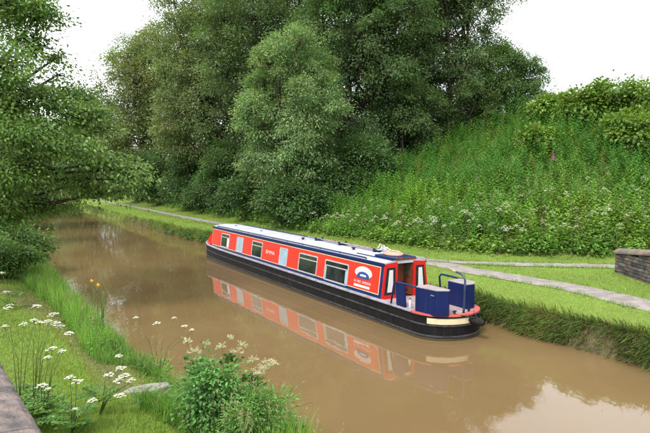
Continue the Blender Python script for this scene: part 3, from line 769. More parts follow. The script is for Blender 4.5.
# ------------------------------------------------------------------ trees
def ell(k):
    v = rng.normal(size=(k, 3)); return unit(v)
def tree(name, label, x, y, top, rx, ry, zlow, n_lobe, clumps, leaves, ll, lw_, col, seed, stems=1, trunk_r=.3, clump_r=.75, droop=.35, group=None, base=None, shape=1.0, lobes=None, cat='tree', twigs=True, fill=.55, cv=.16, tri=True, flat=.6):
    global rng
    keep = rng; rng = np.random.default_rng(seed); rr = random.Random(seed)
    z0 = gz(x, y) - .1 if base is None else base
    root = empty(name, (x, y, z0)); tag(root, label, cat, group)
    H = top - z0; lo = zlow - z0; cz = (H + lo) / 2; hz_ = (H - lo) / 2
    LB = []
    if lobes is None:
        rm = (rx + ry) * .5; nl = max(n_lobe, int(n_lobe * min(2.2, hz_ / rm) * .95))
        for i in range(nl):
            zt = -.92 + 1.84 * (i + .5) / nl; th = i * 2.4 + rng.uniform(-.5, .5); lim = (1 - abs(zt) ** 2.4) ** .55 * (1 - .25 * shape * max(0, zt))
            f_ = rng.uniform(.45, .80) * max(lim, .12)
            c = np.array([math.cos(th) * rx * f_, math.sin(th) * ry * f_, cz + zt * hz_ * .84])
            LB.append((c, np.array([rm, rm, min(rm, hz_) * .92]) * rng.uniform(.30, .46)))
        LB.append((np.array([0, 0, cz]), np.array([rx, ry, hz_]) * .5))
    else: LB = [(np.array(c) - [x, y, z0], np.array(r)) for c, r in lobes]
    vol = np.array([r[0] * r[1] * r[2] for c, r in LB]) ** .66; pick = rng.choice(len(LB), clumps, p=vol / vol.sum())
    LF = Leaves(); br = MB(); tk = MB()
    # trunks and limbs
    tops = []
    for s in range(stems):
        ang = 2 * math.pi * s / stems + rr.random(); sp = (0 if stems == 1 else .10 * rx + .25)
        pts = []; hh = H * rr.uniform(.62, .78)
        for t in np.linspace(0, 1, 7):
            pts.append((math.cos(ang) * sp * (.4 + 2.2 * t) + rr.uniform(-.12, .12) * t * 2, math.sin(ang) * sp * (.4 + 2.2 * t) + rr.uniform(-.12, .12) * t * 2, hh * t))
        rad = [trunk_r * (1.25 if t == 0 else 1) * (1 - .82 * t) for t in np.linspace(0, 1, 7)]
        tk.tube(pts, rad, 8); tops.append(pts)
    for c, r in LB:
        st = tops[rr.randrange(stems)]; zt_ = min(max(c[2] * .55, st[0][2]), st[-1][2]); j = min(range(7), key=lambda q: abs(st[q][2] - zt_))
        a = Vector(st[j]); b = Vector(c); mid = a.lerp(b, .5) + Vector((rr.uniform(-.3, .3), rr.uniform(-.3, .3), .06 * (b - a).length))
        tk.tube([a, mid, b], [trunk_r * (.5 - .055 * j), trunk_r * .26, trunk_r * .10], 6)
    ctint = np.clip(1 + rng.normal(0, cv, (clumps, 1)), .55, 1.5) * (1 + rng.normal(0, .05, (clumps, 3)))
    col = np.asarray(col, float)
    dirs = ell(clumps); dirs[:, 2] += .30; dirs = unit(dirs); rad = 1 - (1 - rng.uniform(0, 1, clumps) ** fill) * .75
    C = np.array([LB[i][0] for i in pick]) + dirs * np.array([LB[i][1] for i in pick]) * rad[:, None]
    C[:, 2] = np.maximum(C[:, 2], .35)
    if twigs:
        for i in range(0, clumps):
            a = Vector(LB[pick[i]][0]); b = Vector(C[i]); mid = a.lerp(b, .55) + Vector((0, 0, .12 * (b - a).length))
            br.tube([a, mid, b], [trunk_r * .09 + .012, trunk_r * .05 + .008, .006], 3, cap=False)
    k = clumps * leaves; ci = np.repeat(np.arange(clumps), leaves)
    g = rng.normal(size=(k, 3)) * np.array([1, 1, flat]) * .5
    cr_ = clump_r * np.clip(rng.normal(1, .3, clumps), .45, 1.7)
    p = C[ci] + g * cr_[ci][:, None]
    p[:, 2] -= droop * .5 * (np.hypot(g[:, 0], g[:, 1]) ** 2) * cr_[ci]
    outw = unit(p - np.array([0, 0, cz]))
    dr_ = unit(g) * .8 + outw * .4 + np.array([0, 0, -droop]) + rng.normal(size=(k, 3)) * .35
    nn = outw * .35 + np.array([0, 0, .85]) + rng.normal(size=(k, 3)) * .45
    cl = col * ctint[ci] * np.clip(1 + rng.normal(0, .18, (k, 1)), .5, 1.7)
    LF.add(p, dr_, nn, ll * rng.uniform(.65, 1.25, k), lw_ * rng.uniform(.7, 1.2, k), cl)
    tk.build('trunk', M_BARK, root, True)
    if twigs: br.build('branches', M_BARK, root, True)['kind'] = 'stuff'
    LF.build('crown', M_LEAF, root, tri=tri)
    rng = keep; return root

WIL = (0.168, 0.212, 0.076); DARK = (0.092, 0.156, 0.054); LIGHT = (0.191, 0.289, 0.116); ASH = (0.130, 0.212, 0.050)
tree('willow_tree', 'tall grey green willow standing furthest left behind the towpath', at_depth(154, 76), 76, 26.5, 8.6, 7.4, 2.5, 18, 620, 148, 0.353, 0.184, WIL, 1, 2, .40, 1.15, shape=.15)
tree('willow_tree', 'broad grey green willow with a dark trunk beside the towpath bend', at_depth(212, 58), 58, 26.5, 7.2, 6.0, 3.0, 17, 640, 148, 0.277, 0.147, (0.149, 0.201, 0.071), 2, 1, .42, 1.0, shape=.2)
tree('pale_leaved_tree', 'lower pale green tree standing in front of the tall dark trees', at_depth(294, 38), 38, 14.7, 3.8, 3.5, 2.4, 15, 560, 175, 0.172, 0.097, LIGHT, 3, 2, .20, .60, droop=.55, shape=.9)
tree('alder_tree', 'tall dark tree rising directly behind the lower pale tree', at_depth(275, 50), 50, 27.5, 7.4, 6.0, 4.0, 16, 640, 148, 0.252, 0.138, (0.099, 0.159, 0.057), 4, 2, .38, .95, shape=.4)
tree('alder_tree', 'tall dark tree with hanging lower boughs right of the pale tree', at_depth(364, 43.5), 43.5, 26.5, 6.0, 5.4, 3.6, 17, 700, 157, 0.210, 0.120, DARK, 5, 2, .34, .80, shape=.3)
tree('alder_tree', 'tall many stemmed tree reaching the frame top beside the open sky', at_depth(452, 45.5), 45.5, 27.5, 6.0, 5.2, 9.2, 16, 620, 157, 0.210, 0.120, (0.104, 0.165, 0.059), 6, 4, .22, .80, shape=.3)
tree('alder_tree', 'tall tree filling the gap between two dark trees at centre', at_depth(410, 52), 52, 27.0, 6.4, 5.4, 8.0, 14, 480, 148, 0.260, 0.143, (0.101, 0.160, 0.059), 7, 3, .26, .9, shape=.2)
tree('willow_tree', 'tall tree showing behind the broad willow and the dark trees', at_depth(240, 68), 68, 29.0, 8.5, 6.5, 4.0, 14, 440, 140, 0.353, 0.193, (0.118, 0.172, 0.064), 10, 2, .36, 1.25, shape=.3)
tree('alder_tree', 'tall tree in the rear row behind the centre of the wood', at_depth(335, 62), 62, 29.0, 8.0, 6.0, 6.0, 14, 420, 140, 0.336, 0.184, (0.099, 0.156, 0.057), 11, 2, .36, 1.2, shape=.2)
tree('crest_bush', 'rounded low dark tree at the tree line end against the sky', at_depth(508, 44), 44, 14.6, 3.8, 3.2, 8.0, 13, 330, 166, 0.176, 0.097, (0.094, 0.171, 0.047), 8, 4, .14, .62)
tree('crest_bush', 'small dark bush at the foot of the tall many stemmed tree', at_depth(470, 43), 43, 11.6, 2.8, 2.0, 7.6, 8, 150, 157, 0.168, 0.092, (0.099, 0.156, 0.052), 9, 3, .10, .5)
tree('crest_bush', 'thin dark bush half filling the sky gap below the tall trees', at_depth(438, 48), 48, 11.6, 2.0, 1.6, 8.0, 6, 60, 130, .20, .10, (0.092, 0.153, 0.050), 13, 5, .07, .6)
tree('crest_bush', 'dark bush under the tall trees left of the sky gap', at_depth(405, 42.5), 42.5, 12.0, 3.4, 2.4, 6.6, 8, 190, 157, 0.176, 0.097, (0.092, 0.151, 0.050), 12, 3, .10, .6)
for i, (u, y_, top, r_, lab) in enumerate([(95, 104, 21, 9, 'distant tree beyond the willows at the canal bend'), (30, 110, 17, 9, 'distant rounded tree on the far bank at the canal end'),
        (-60, 98, 16, 9, 'distant tree on the near bank at the canal end')]):
    tree('distant_tree', lab, at_depth(u, y_), y_, top, r_, r_ * .8, 1.2, 12, 300, 122, 0.462, 0.258, (0.139, 0.195, 0.080), 20 + i, 1, .4, 1.6, twigs=False)
for i, (u, y_, top, r_, zl, lab) in enumerate([(196, 58, 8.2, 3.6, 1.2, 'dark shrub under the willows left of the trunk'), (230, 49, 7.6, 3.0, 1.3, 'dark shrub between the willow trunk and the pale tree'),
        (262, 43, 6.0, 2.7, 1.3, 'dark shrub at the left foot of the pale tree'), (330, 37.5, 6.4, 2.5, 1.8, 'dark shrub at the right foot of the pale tree'), (165, 69, 8.5, 4.4, 1.2, 'dark shrub under the furthest left willow'),
        (142, 82, 8.5, 4.6, 1.2, 'dark shrub at the left end of the row under the willows'), (296, 36.5, 4.6, 2.4, 1.5, 'low dark shrub directly under the pale tree'), (362, 39, 7.4, 2.5, 3.5, 'dark shrub under the hanging boughs right of the pale tree'),
        (215, 54, 5.0, 2.6, 1.2, 'low dark shrub in front of the willow trunk')]):
    tree('understorey_shrub', lab, at_depth(u, y_), y_, top, r_, r_ * .9, zl, 10, 210, 148, 0.227, 0.129, (0.073, 0.139, 0.042), 30 + i, 3, .07, .75, cat='shrub', twigs=False)
for i, (u, y_, top, r_, lab) in enumerate([(55, 62, 13, 5.5, 'hazy green tree behind the boughs at left near the canal end'), (10, 48, 11, 5.0, 'green tree behind the near tree at the left edge'), (-40, 34, 9, 4.0, 'green tree just outside the bush at the left edge'), (70, 128, 17, 11, 'distant tree closing the view at the canal end')]):
    tree('distant_tree', lab, at_depth(u, y_) - (7 if u == 55 else 0), y_, top, r_, r_ * .8, .9, 12, 200, 95, .0062 * y_ + .06, .003 * y_ + .04, (0.124, 0.189, 0.065), 25 + i, 1, .3, .017 * y_ + .3, twigs=False)
# the near tree at the left, boughs reaching over the water
NB = [((at_depth(u, y_), y_, CAM_H + (181 - v) / F_PX * y_), (r_, r_, r_ * f_)) for u, v, y_, r_, f_ in [
    (-40, -10, 18, 2.2, .7), (10, 12, 17, 1.3, .55), (35, 45, 17, 1.0, .5), (5, 70, 16, 1.3, .5), (-30, 110, 16, 1.8, .6), (40, 98, 17, 1.0, .42), (80, 118, 17.5, .95, .38),
    (30, 135, 16, 1.2, .42), (70, 150, 16.5, 1.0, .36), (110, 163, 17, .85, .30), (128, 178, 17, .55, .28), (85, 182, 17.5, .9, .32), (20, 170, 16, 1.1, .4), (-20, 200, 17, 1.5, .55), (45, 200, 18, .85, .35), 
    (138, 168, 17, .34, .25), (105, 192, 17.5, .6, .28), (62, 207, 18.5, .65, .3), (122, 190, 17.5, .35, .25), (30, 212, 19, .7, .3), (60, 60, 18, .5, .3), (75, 95, 18, .5, .3), (62, 76, 18, .55, .40), (45, 18, 17, .7, .5), (105, 130, 18, .55, .36)]]
tree('sycamore_tree', 'leafy green tree at far left with boughs hanging over the water', -13.4, 18.5, 13, 5, 5, 3, 0, 560, 85, .125, .078, (.122, .208, .048), 41, 1, .26, .50, droop=.35, lobes=NB, fill=.45, tri=False, flat=.55)
tree('bank_bush', 'dense dark green bush at the near water edge below the tree', at_depth(12, 24), 24, 2.5, 1.9, 1.6, .5, 8, 110, 90, .16, .085, (.082, .160, .036), 42, 3, .04, .42, cat='bush', twigs=False, tri=False)
tree('bank_bush', 'low rounded green bush beside the near grass at left', at_depth(-4, 20.5), 20.5, 2.1, 1.4, 1.1, .5, 7, 90, 80, .13, .075, (.095, .18, .040), 43, 3, .04, .36, cat='bush', twigs=False, tri=False)
# shrubs along the crest at the right
KN = (.135, .225, .034)
for i, (u, y_, h_, r_, lab) in enumerate([(648, 35.5, 3.6, 3.0, 'large layered leafy bush on the crest at the far right'), (612, 36.5, 3.4, 2.5, 'layered bright leafy bush on the crest above the low wall'),
        (580, 37.5, 2.6, 2.2, 'leafy bush on the crest left of the two large bushes'), (550, 39, 2.0, 1.9, 'leafy bush on the crest beside the end of the trees'),
        (668, 31, 3.0, 2.3, 'leafy bush hanging down the slope at the right edge'), (536, 34, 1.3, .95, 'small round bush standing out halfway up the slope'), (630, 32.5, 2.3, 1.8, 'leafy bush just below the crest above the low wall')]):
    x_ = at_depth(u, y_); g_ = gz(x_, y_)
    tree('slope_bush', lab, x_, y_, g_ + h_, r_, r_ * .9, g_ + .2, 10, int(45 + 40 * r_), 62, .24, .17, KN, 50 + i, 3, .06, .55, cat='bush', twigs=False, tri=False, droop=.45)

# ------------------------------------------------------------------ embankment herbs
def proto_willowherb(h, k, ll, wd):
    L = Leaves(); t = np.linspace(.12, 1, k); a = np.arange(k) * 2.4 + rng.uniform(0, 1, k)
    p = np.stack([.015 * np.cos(a), .015 * np.sin(a), t * h], 1)
    d = np.stack([np.cos(a), np.sin(a), .55 - .5 * (1 - t) + rng.normal(0, .15, k)], 1)
    n = np.stack([-np.cos(a) * .3, -np.sin(a) * .3, np.ones(k)], 1)
    L.add(p, d, n, ll * (1.15 - .75 * t), wd * (1.1 - .5 * t), np.ones((k, 3)) * (.9 + .25 * t[:, None])); return L
def proto_herb(h, r, k, ll, wd):
    L = Leaves(); u = rng.uniform(0, 1, k); a = rng.uniform(0, 6.283, k); e = np.arccos(1 - u * .95)
    o = np.stack([np.sin(e) * np.cos(a) * r, np.sin(e) * np.sin(a) * r, np.cos(e) * h], 1) * rng.uniform(.6, 1, (k, 1))
    d = np.stack([np.cos(a), np.sin(a), rng.normal(-.1, .3, k)], 1); n = np.stack([np.cos(a) * .4, np.sin(a) * .4, np.ones(k)], 1) + rng.normal(0, .3, (k, 3))
    L.add(o, d, n, ll * rng.uniform(.6, 1.2, k), wd * rng.uniform(.7, 1.2, k), np.ones((k, 3))); return L
WPR = [proto_willowherb(h, k, l, w_) for h, k, l, w_ in ((1.15, 24, .25, .075), (1.0, 22, .23, .075), (1.35, 26, .25, .07), (.85, 20, .24, .085))]
HPR = [proto_herb(.55, .32, 26, .18, .11), proto_herb(.75, .3, 28, .16, .09), proto_herb(.42, .4, 24, .20, .13)]
def sample(n, x0, x1, y0, y1, test):
    P_ = np.stack([rng.uniform(x0, x1, n), rng.uniform(y0, y1, n)], 1); z = ground_z(P_)
    p = np.concatenate([P_, z[:, None]], 1); u, v, dd = px_of(p)
    ok = (u > -60) & (u < 715) & (v < 470) & test(P_, z); return p[ok]
def patchy(p, s=.22): return wob(p[:, 0], p[:, 1], s)
def hill_test(P_, z):
    h = sdist(P_, FOOT); near = np.clip(32 / P_[:, 1], .2, 1) ** 2
    return (h > .25) & (h < 21) & (rng.uniform(size=len(P_)) < near)
hp = sample(82000, -45, 26, 19, 90, hill_test)
HE = Leaves(); dfoot = sdist(hp[:, :2], FOOT)
kindw = np.where(dfoot > 1.6 + 1.2 * patchy(hp, .5), rng.uniform(size=len(hp)) < .80, rng.uniform(size=len(hp)) < .18)
patch = patchy(hp, .35)
for j in range(4):
    q = hp[kindw][j::4]; pt = patchy(q, .35)
    cb = np.where((pt > .1)[:, None], np.array([.165, .310, .048]), np.array([.115, .255, .054]))
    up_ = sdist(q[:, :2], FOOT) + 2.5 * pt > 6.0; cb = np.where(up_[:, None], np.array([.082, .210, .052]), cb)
    od = rng.uniform(size=len(q)); cb = np.where((od < .10)[:, None], np.array([.20, .27, .06]), np.where((od > .994)[:, None], np.array([.17, .10, .045]), cb))
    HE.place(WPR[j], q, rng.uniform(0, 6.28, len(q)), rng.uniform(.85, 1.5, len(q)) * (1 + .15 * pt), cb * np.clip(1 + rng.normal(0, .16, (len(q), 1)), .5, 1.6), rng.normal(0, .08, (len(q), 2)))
for j in range(3):
    q = hp[~kindw][j::3]; pt = patchy(q, .6)
    cb = np.where((pt > 0)[:, None], np.array([.175, .310, .048]), np.array([.130, .260, .046]))
    HE.place(HPR[j], q, rng.uniform(0, 6.28, len(q)), rng.uniform(.6, 1.3, len(q)), cb * np.clip(1 + rng.normal(0, .2, (len(q), 1)), .5, 1.6))
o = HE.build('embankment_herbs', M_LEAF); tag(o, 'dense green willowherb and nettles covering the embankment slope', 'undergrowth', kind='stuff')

# ------------------------------------------------------------------ grass
def avoid_paths(P_):
    ok = np.ones(len(P_), bool)
    for (Lp, wd) in (PL1, PL2):
        ok &= np.abs(sdist(P_, Lp)) > np.interp(P_[:, 1], [10, 60], [wd.mean() * .5, wd.mean() * .5]) + np.abs(rng.normal(0, .16, len(P_))) * -1 + .10 * wob(P_[:, 0], P_[:, 1], 2.0)
    return ok
def fargrass_test(P_, z):
    h = sdist(P_, FOOT); f_ = sdist(P_, FAR)
    return (f_ > .05) & (h < .5) & avoid_paths(P_) & (rng.uniform(size=len(P_)) < np.clip(24 / P_[:, 1], .1, 1) ** 1.3)
g = sample(1000000, -40, 14, 9, 75, fargrass_test); k = len(g)
hgt = rng.uniform(.02, .07, k) * np.where(sdist(g[:, :2], FOOT) > -.5, 1.7, 1) * (1 + .35 * patchy(g, .9))
o = blades('mown_grass', g, hgt, rng.uniform(.010, .022, k) * np.clip(g[:, 1] / 20, 1, 3), rng.normal(0, .03, (k, 2)), vary((.215, .320, .060), k, .22, .1) * (1 + .25 * patchy(g, .8)[:, None]), M_GRASS, seg=False)
tag(o, 'short bright grass between the towpath and the water', 'grass', kind='stuff')
ed = []
for (Lp, wd) in (PL1, PL2):
    tn = unit(np.gradient(Lp, axis=0)); nr = np.stack([tn[:, 1], -tn[:, 0]], 1); w3 = np.clip(20 / np.maximum(Lp[:, 1], 12), .15, 1.3)
    ix = rng.choice(90, 7000, p=w3 / w3.sum()); sd_ = np.where(rng.uniform(size=7000) < .5, 1, -1)
    ed.append(Lp[ix] + tn[ix] * rng.uniform(-.4, .4, (7000, 1)) + nr[ix] * (sd_ * (wd[ix] * .5 + rng.normal(.02, .07, 7000)))[:, None])
ed = np.concatenate(ed); ed = ed[(sdist(ed, FAR) > .4) & (wob(ed[:, 0], ed[:, 1], 2.2) > -.35)]; k = len(ed); g = np.concatenate([ed, ground_z(ed)[:, None]], 1)
o = blades('path_edge_grass', g, rng.uniform(.04, .15, k), rng.uniform(.010, .022, k), rng.normal(0, .06, (k, 2)), vary((.175, .275, .050), k, .28, .12), M_GRASS, seg=False)
tag(o, 'ragged longer grass tufts along the path edges', 'grass', kind='stuff')
# far bank face: long grass and leaves hanging towards the water
Lf = resample(FAR, 1600); wgt = np.clip(18 / np.maximum(Lf[:, 1], 9), .12, 1.4) ** 1.4 * ((Lf[:, 1] > 9) & (Lf[:, 1] < 80))
ix = rng.choice(1600, 52000, p=wgt / wgt.sum()); P_ = Lf[ix] + rng.normal(0, .08, (52000, 2)) + np.array([.85, .52]) * rng.uniform(-.12, .34, (52000, 1))
g = np.concatenate([P_, ground_z(P_)[:, None]], 1); g = g[g[:, 2] > .03]; pb = patchy(g, 1.1); g = g[(pb > -.25) | (rng.uniform(size=len(g)) < .18)]; k = len(g); pb = patchy(g, 1.1)
nrm = np.array([-.85, -.52])
hgt = rng.uniform(.05, .34, k) ** 1.15 * (1 + .85 * pb); ln = nrm[None] * rng.uniform(.05, .40, (k, 1)) * (1 + .4 * pb[:, None]) + rng.normal(0, .08, (k, 2))
cb = np.where((patchy(g, .8) > .15)[:, None], np.array([.200, .280, .062]), np.array([.125, .205, .048])) * np.clip(1 + rng.normal(0, .35, (k, 1)), .4, 2)
dry = rng.uniform(size=k) < .14 + .14 * (patchy(g, .6) > .3); cb[dry] = np.array([.24, .19, .095]) * rng.uniform(.6, 1.1, (dry.sum(), 1))
o = blades('bank_grass', g, np.where(rng.uniform(size=k) < .45, -.35, 1) * hgt, rng.uniform(.014, .034, k), ln, cb, M_GRASS)
tag(o, 'rough dark grass hanging over the towpath bank into the water', 'grass', kind='stuff')
q = g[rng.uniform(size=k) < .09]; q = q[(patchy(q, .75) > .38) & (q[:, 2] < .60)]
BH = Leaves(); SM = [proto_herb(.30, .20, 22, .11, .075), proto_herb(.22, .26, 20, .13, .085)]
for j in range(2):
    qq = q[j::2]; BH.place(SM[j], qq, rng.uniform(0, 6.28, len(qq)), rng.uniform(.5, 1.2, len(qq)), vary((.085, .175, .036), len(qq), .3))
o = BH.build('bank_herbs', M_LEAF); tag(o, 'dark broad leaved weeds growing from the towpath bank', 'undergrowth', kind='stuff')
# near bank
def near_test(P_, z):
    dn = -sdist(P_, NEAR); return (dn > .15) & (dn < 9) & (rng.uniform(size=len(P_)) < np.clip(9.5 / P_[:, 1], .1, 1) ** 1.5)
g = sample(900000, -18, 0, 5.2, 30, near_test); k = len(g)
dwn = np.abs(sdist(g[:, :2], WORN)) + .14 * wob(g[:, 0], g[:, 1], 2.3)
keep = (dwn > .32) | (rng.uniform(size=k) < .35); g = g[keep]; dwn = dwn[keep]; k = len(g)
hgt = rng.uniform(.03, .085, k) * np.where(dwn < .35, .6, 1) * (1 + .4 * patchy(g, 1.1))
cb = vary((.200, .305, .052), k, .22, .1) * (1 + .2 * patchy(g, .9)[:, None])
yl = rng.uniform(size=k) < np.where(dwn < .5, .45, .08); cb[yl] = vary((.26, .22, .09), yl.sum(), .2)
o = blades('near_grass', g, hgt, rng.uniform(.006, .013, k) * np.clip(g[:, 1] / 9, 1, 3), rng.normal(0, .03, (k, 2)), cb, M_GRASS, seg=False)
tag(o, 'short cropped grass on the near bank', 'grass', kind='stuff')
Ln = resample(NEAR, 2500); wgt = np.clip(10 / np.maximum(Ln[:, 1], 6), .12, 1.4) ** 1.3 * ((Ln[:, 1] > 5) & (Ln[:, 1] < 36))
ix = rng.choice(2500, 42000, p=wgt / wgt.sum()); P_ = Ln[ix] + rng.normal(0, .1, (42000, 2)) - np.array([.82, .57]) * rng.uniform(-.30, 1.15, (42000, 1))
dn = -sdist(P_, NEAR) + .14 * wob(P_[:, 0], P_[:, 1], 1.5); z = ground_z(P_)
ok = (dn > -.25) & (z > 0) & (dn < np.where((P_[:, 1] < 10.9) & (P_[:, 1] > 9.2), np.where(P_[:, 1] < 9.2, 1.0, .40), 1.05))
g = np.concatenate([P_, z[:, None]], 1)[ok]; k = len(g)
pt = patchy(g, 1.4)
hgt = np.clip(rng.uniform(.12, .55, k) * (1 + .65 * pt), .07, .9)
cb = np.where((pt > 0)[:, None], np.array([.175, .330, .052]), np.array([.130, .270, .048])) * np.clip(1 + rng.normal(0, .22, (k, 1)), .5, 1.7)
dry = rng.uniform(size=k) < .06; cb[dry] = np.array([.24, .20, .10])
o = blades('fringe_grass', g, hgt, rng.uniform(.007, .016, k), rng.normal(0, .13, (k, 2)) + np.array([.04, -.03]), cb, M_GRASS)
tag(o, 'long lush grass fringing the near water edge', 'grass', kind='stuff')
q = g[rng.uniform(size=k) < .045]; q = q[patchy(q, 1.9) > -.2]; NH = Leaves()
SM = [proto_herb(.32, .16, 20, .09, .05), proto_willowherb(.5, 20, .11, .028)]
for j in range(2):
    qq = q[j::2]; NH.place(SM[j], qq, rng.uniform(0, 6.28, len(qq)), rng.uniform(.5, 1.1, len(qq)), vary((.120, .250, .050), len(qq), .25))
o = NH.build('fringe_herbs', M_LEAF); tag(o, 'mixed leafy weeds among the long grass at the near edge', 'undergrowth', kind='stuff')
# thin seeding grasses over the near edge
q = g[(rng.uniform(size=k) < .007)]; q = q[q[:, 1] < 20]; SG = Leaves(); ST = MB()
for p in q:
    h = random.uniform(.55, 1.0); lx, ly = random.uniform(-.12, .18), random.uniform(-.1, .1)
    tip = p + np.array([lx, ly, h]); mid = p + np.array([lx * .3, ly * .3, h * .6]); ST.tube([p, mid, tip], [.003, .0025, .0015], 3, cap=False)
    kk = 14; t = rng.uniform(.78, 1.02, kk)[:, None]; pp = p + (tip - p) * t; a = rng.uniform(0, 6.28, kk)
    SG.add(pp, np.stack([np.cos(a), np.sin(a), np.full(kk, 1.1)], 1), rng.normal(size=(kk, 3)), .045, .012, vary((.30, .27, .15), kk, .15))
o = ST.build('seed_grass_stems', mat('straw_stem', (.20, .21, .09), .8, .1, noise=.2, nscale=9)); tag(o, 'thin tall grass stems standing over the near water edge', 'grass', kind='stuff')
o = SG.build('seed_heads', M_PETAL, o)

# ------------------------------------------------------------------ single flowering plants
M_WHITE = (.70, .69, .62)
def umbel(L, c, r, up=(0, 0, 1), n=13, col=M_WHITE, dome=.5):
    up = np.array(up, float)
    for i in range(n):
        rr_ = r * math.sqrt((i + .3) / n); a = i * 2.4; q = c + np.array([math.cos(a) * rr_, math.sin(a) * rr_, -dome * rr_ * rr_ / r]) + rng.normal(0, .10, 3) * r
        kk = 7; b = rng.uniform(0, 6.28, kk); dd = np.stack([np.cos(b), np.sin(b), rng.uniform(-.1, .3, kk)], 1)
        L.add(q + dd * r * .03, dd, np.tile([0, 0, 1.0], (kk, 1)) + rng.normal(0, .3, (kk, 3)), r * .38, r * .34, vary(col, kk, .08, .03))
def feathery(L, c, d, ln, col, w_=.03):
    d = unit(np.array(d, float)); side = unit(np.cross(d, [0, 0, 1.0]))
    for t in np.linspace(.15, 1, 9):
        q = c + d * ln * t + np.array([0, 0, -.25 * ln * t * t])
        for s_ in (-1, 1):
            kk = 4; f = np.linspace(0, .36 * ln * (1.15 - t), kk)[:, None]
            L.add(q + (side * s_ + d * .4) * f, np.tile(side * s_ + d * .7, (kk, 1)) + rng.normal(0, .25, (kk, 3)), np.tile([0, 0, 1.0], (kk, 1)) + rng.normal(0, .3, (kk, 3)), .075, w_, vary(col, kk, .2))
def umbellifer(name, label, x, y, heads, group=None, leafy=9, leaf_col=(.125, .240, .055), leaf_len=.36):
    """heads: (dx, dy, height, radius)"""
    z = gz(x, y); root = empty(name, (x, y, z)); tag(root, label, 'flower', group)
    for dx, dy, h, r in heads:
        m = MB(); c = np.array([dx, dy, h]); j = c * np.array([.35, .35, .62]) + np.array([random.uniform(-.04, .04), random.uniform(-.04, .04), 0])
        m.tube([(random.uniform(-.03, .03), random.uniform(-.03, .03), 0), j, c - [0, 0, .06]], [.008, .006, .004], 5)
        for i in range(8):
            a = i * 2.4; rr_ = r * .8 * math.sqrt((i + .5) / 8); m.tube([c - [0, 0, .06], c + np.array([math.cos(a)*rr_, math.sin(a)*rr_, -.005])], [.0025, .002], 3, cap=False)
        st = m.build('stem', M_STEM, root, True)
        L = Leaves(); umbel(L, c, r); L.build('flower_head', M_PETAL, st, fold=.05)
    if leafy:
        L = Leaves()
        for i in range(leafy):
            a = i * 2.4 + random.random(); e = random.uniform(.25, .9); feathery(L, np.array([0, 0, random.uniform(.03, .35)]), [math.cos(a), math.sin(a), e], leaf_len * random.uniform(.7, 1.25), leaf_col)
        L.build('leaves', M_LEAF, root)
    return root
def head_at(x, y, u, v, yd):                     # offset of a flower head seen at photo (u, v), at distance yd
    r_ = ray(u, v); q = r_ * (yd / r_[1]); return (q[0] - x, q[1] - y, q[2] + CAM_H - gz(x, y))
def hog(name, label, u0, v0, zb, pts, leafy=11, group=None, rad=.058):
    x, y = at(u0, v0, zb); H_ = []
    for (u, v, dy, rr_) in pts:
        hx, hy, hz2 = head_at(x, y, u, v, y + dy); H_.append((hx, hy, hz2, rr_ * rad))
    return umbellifer(name, label, x, y, H_, group, leafy)
hog('hogweed_plant', 'tall white umbel plant by the parapet, leftmost of its clump', 20, 398, .85, [(8, 307, .3, 1.0), (24, 323, .1, 1.0), (34, 319, .1, .9), (5, 325, -.1, .9)])
hog('hogweed_plant', 'tall white umbel plant by the parapet with the densest flower heads', 33, 402, .82, [(37, 305, .25, 1.1), (40, 321, .1, .9), (53, 313, .2, 1.1), (55, 322, 0, 1.3), (60, 325, .05, 1.1), (48, 320, -.05, 1.0)])
hog('hogweed_plant', 'white umbel plant leaning from the parapet clump towards the path', 42, 408, .80, [(69, 332, .1, 1.1), (52, 347, -.1, 1.1), (62, 350, 0, 1.0), (48, 356, -.15, .9)])
hog('hogweed_plant', 'low white umbel plant close to the parapet stones', 30, 418, .80, [(42, 384, -.2, 1.1), (48, 388, -.25, .7)], 9)
hog('hogweed_plant', 'white umbel plant leaning right over the worn grass line', 72, 424, .74, [(70, 376, -.1, 1.0), (77, 380, 0, 1.3), (110, 373, .15, 1.2), (92, 399, -.05, 1.0), (75, 408, -.2, .6)], 9)
hog('hogweed_plant', 'white umbel plant beside the stone slab with crowded heads', 100, 405, .70, [(119, 355, .2, 1.0), (121, 367, .15, 1.2), (125, 374, .1, 1.4), (118, 379, 0, 1.2), (131, 379, .1, 1.2), (120, 394, -.1, 1.3)], 5)
hog('hogweed_plant', 'thin white umbel plant over the long grass behind the slab', 158, 368, .50, [(157, 322, .1, 1.1), (174, 317, .2, .9), (185, 325, .1, 1.0), (192, 329, .2, .9), (136, 317, 0, .8)], 4)
hog('hogweed_plant', 'small white umbel in the grass at the left edge below the bush', 10, 300, .75, [(2, 272, .1, 1.0), (6, 291, -.1, 1.0), (10, 304, -.3, .9)], 4, rad=.09)
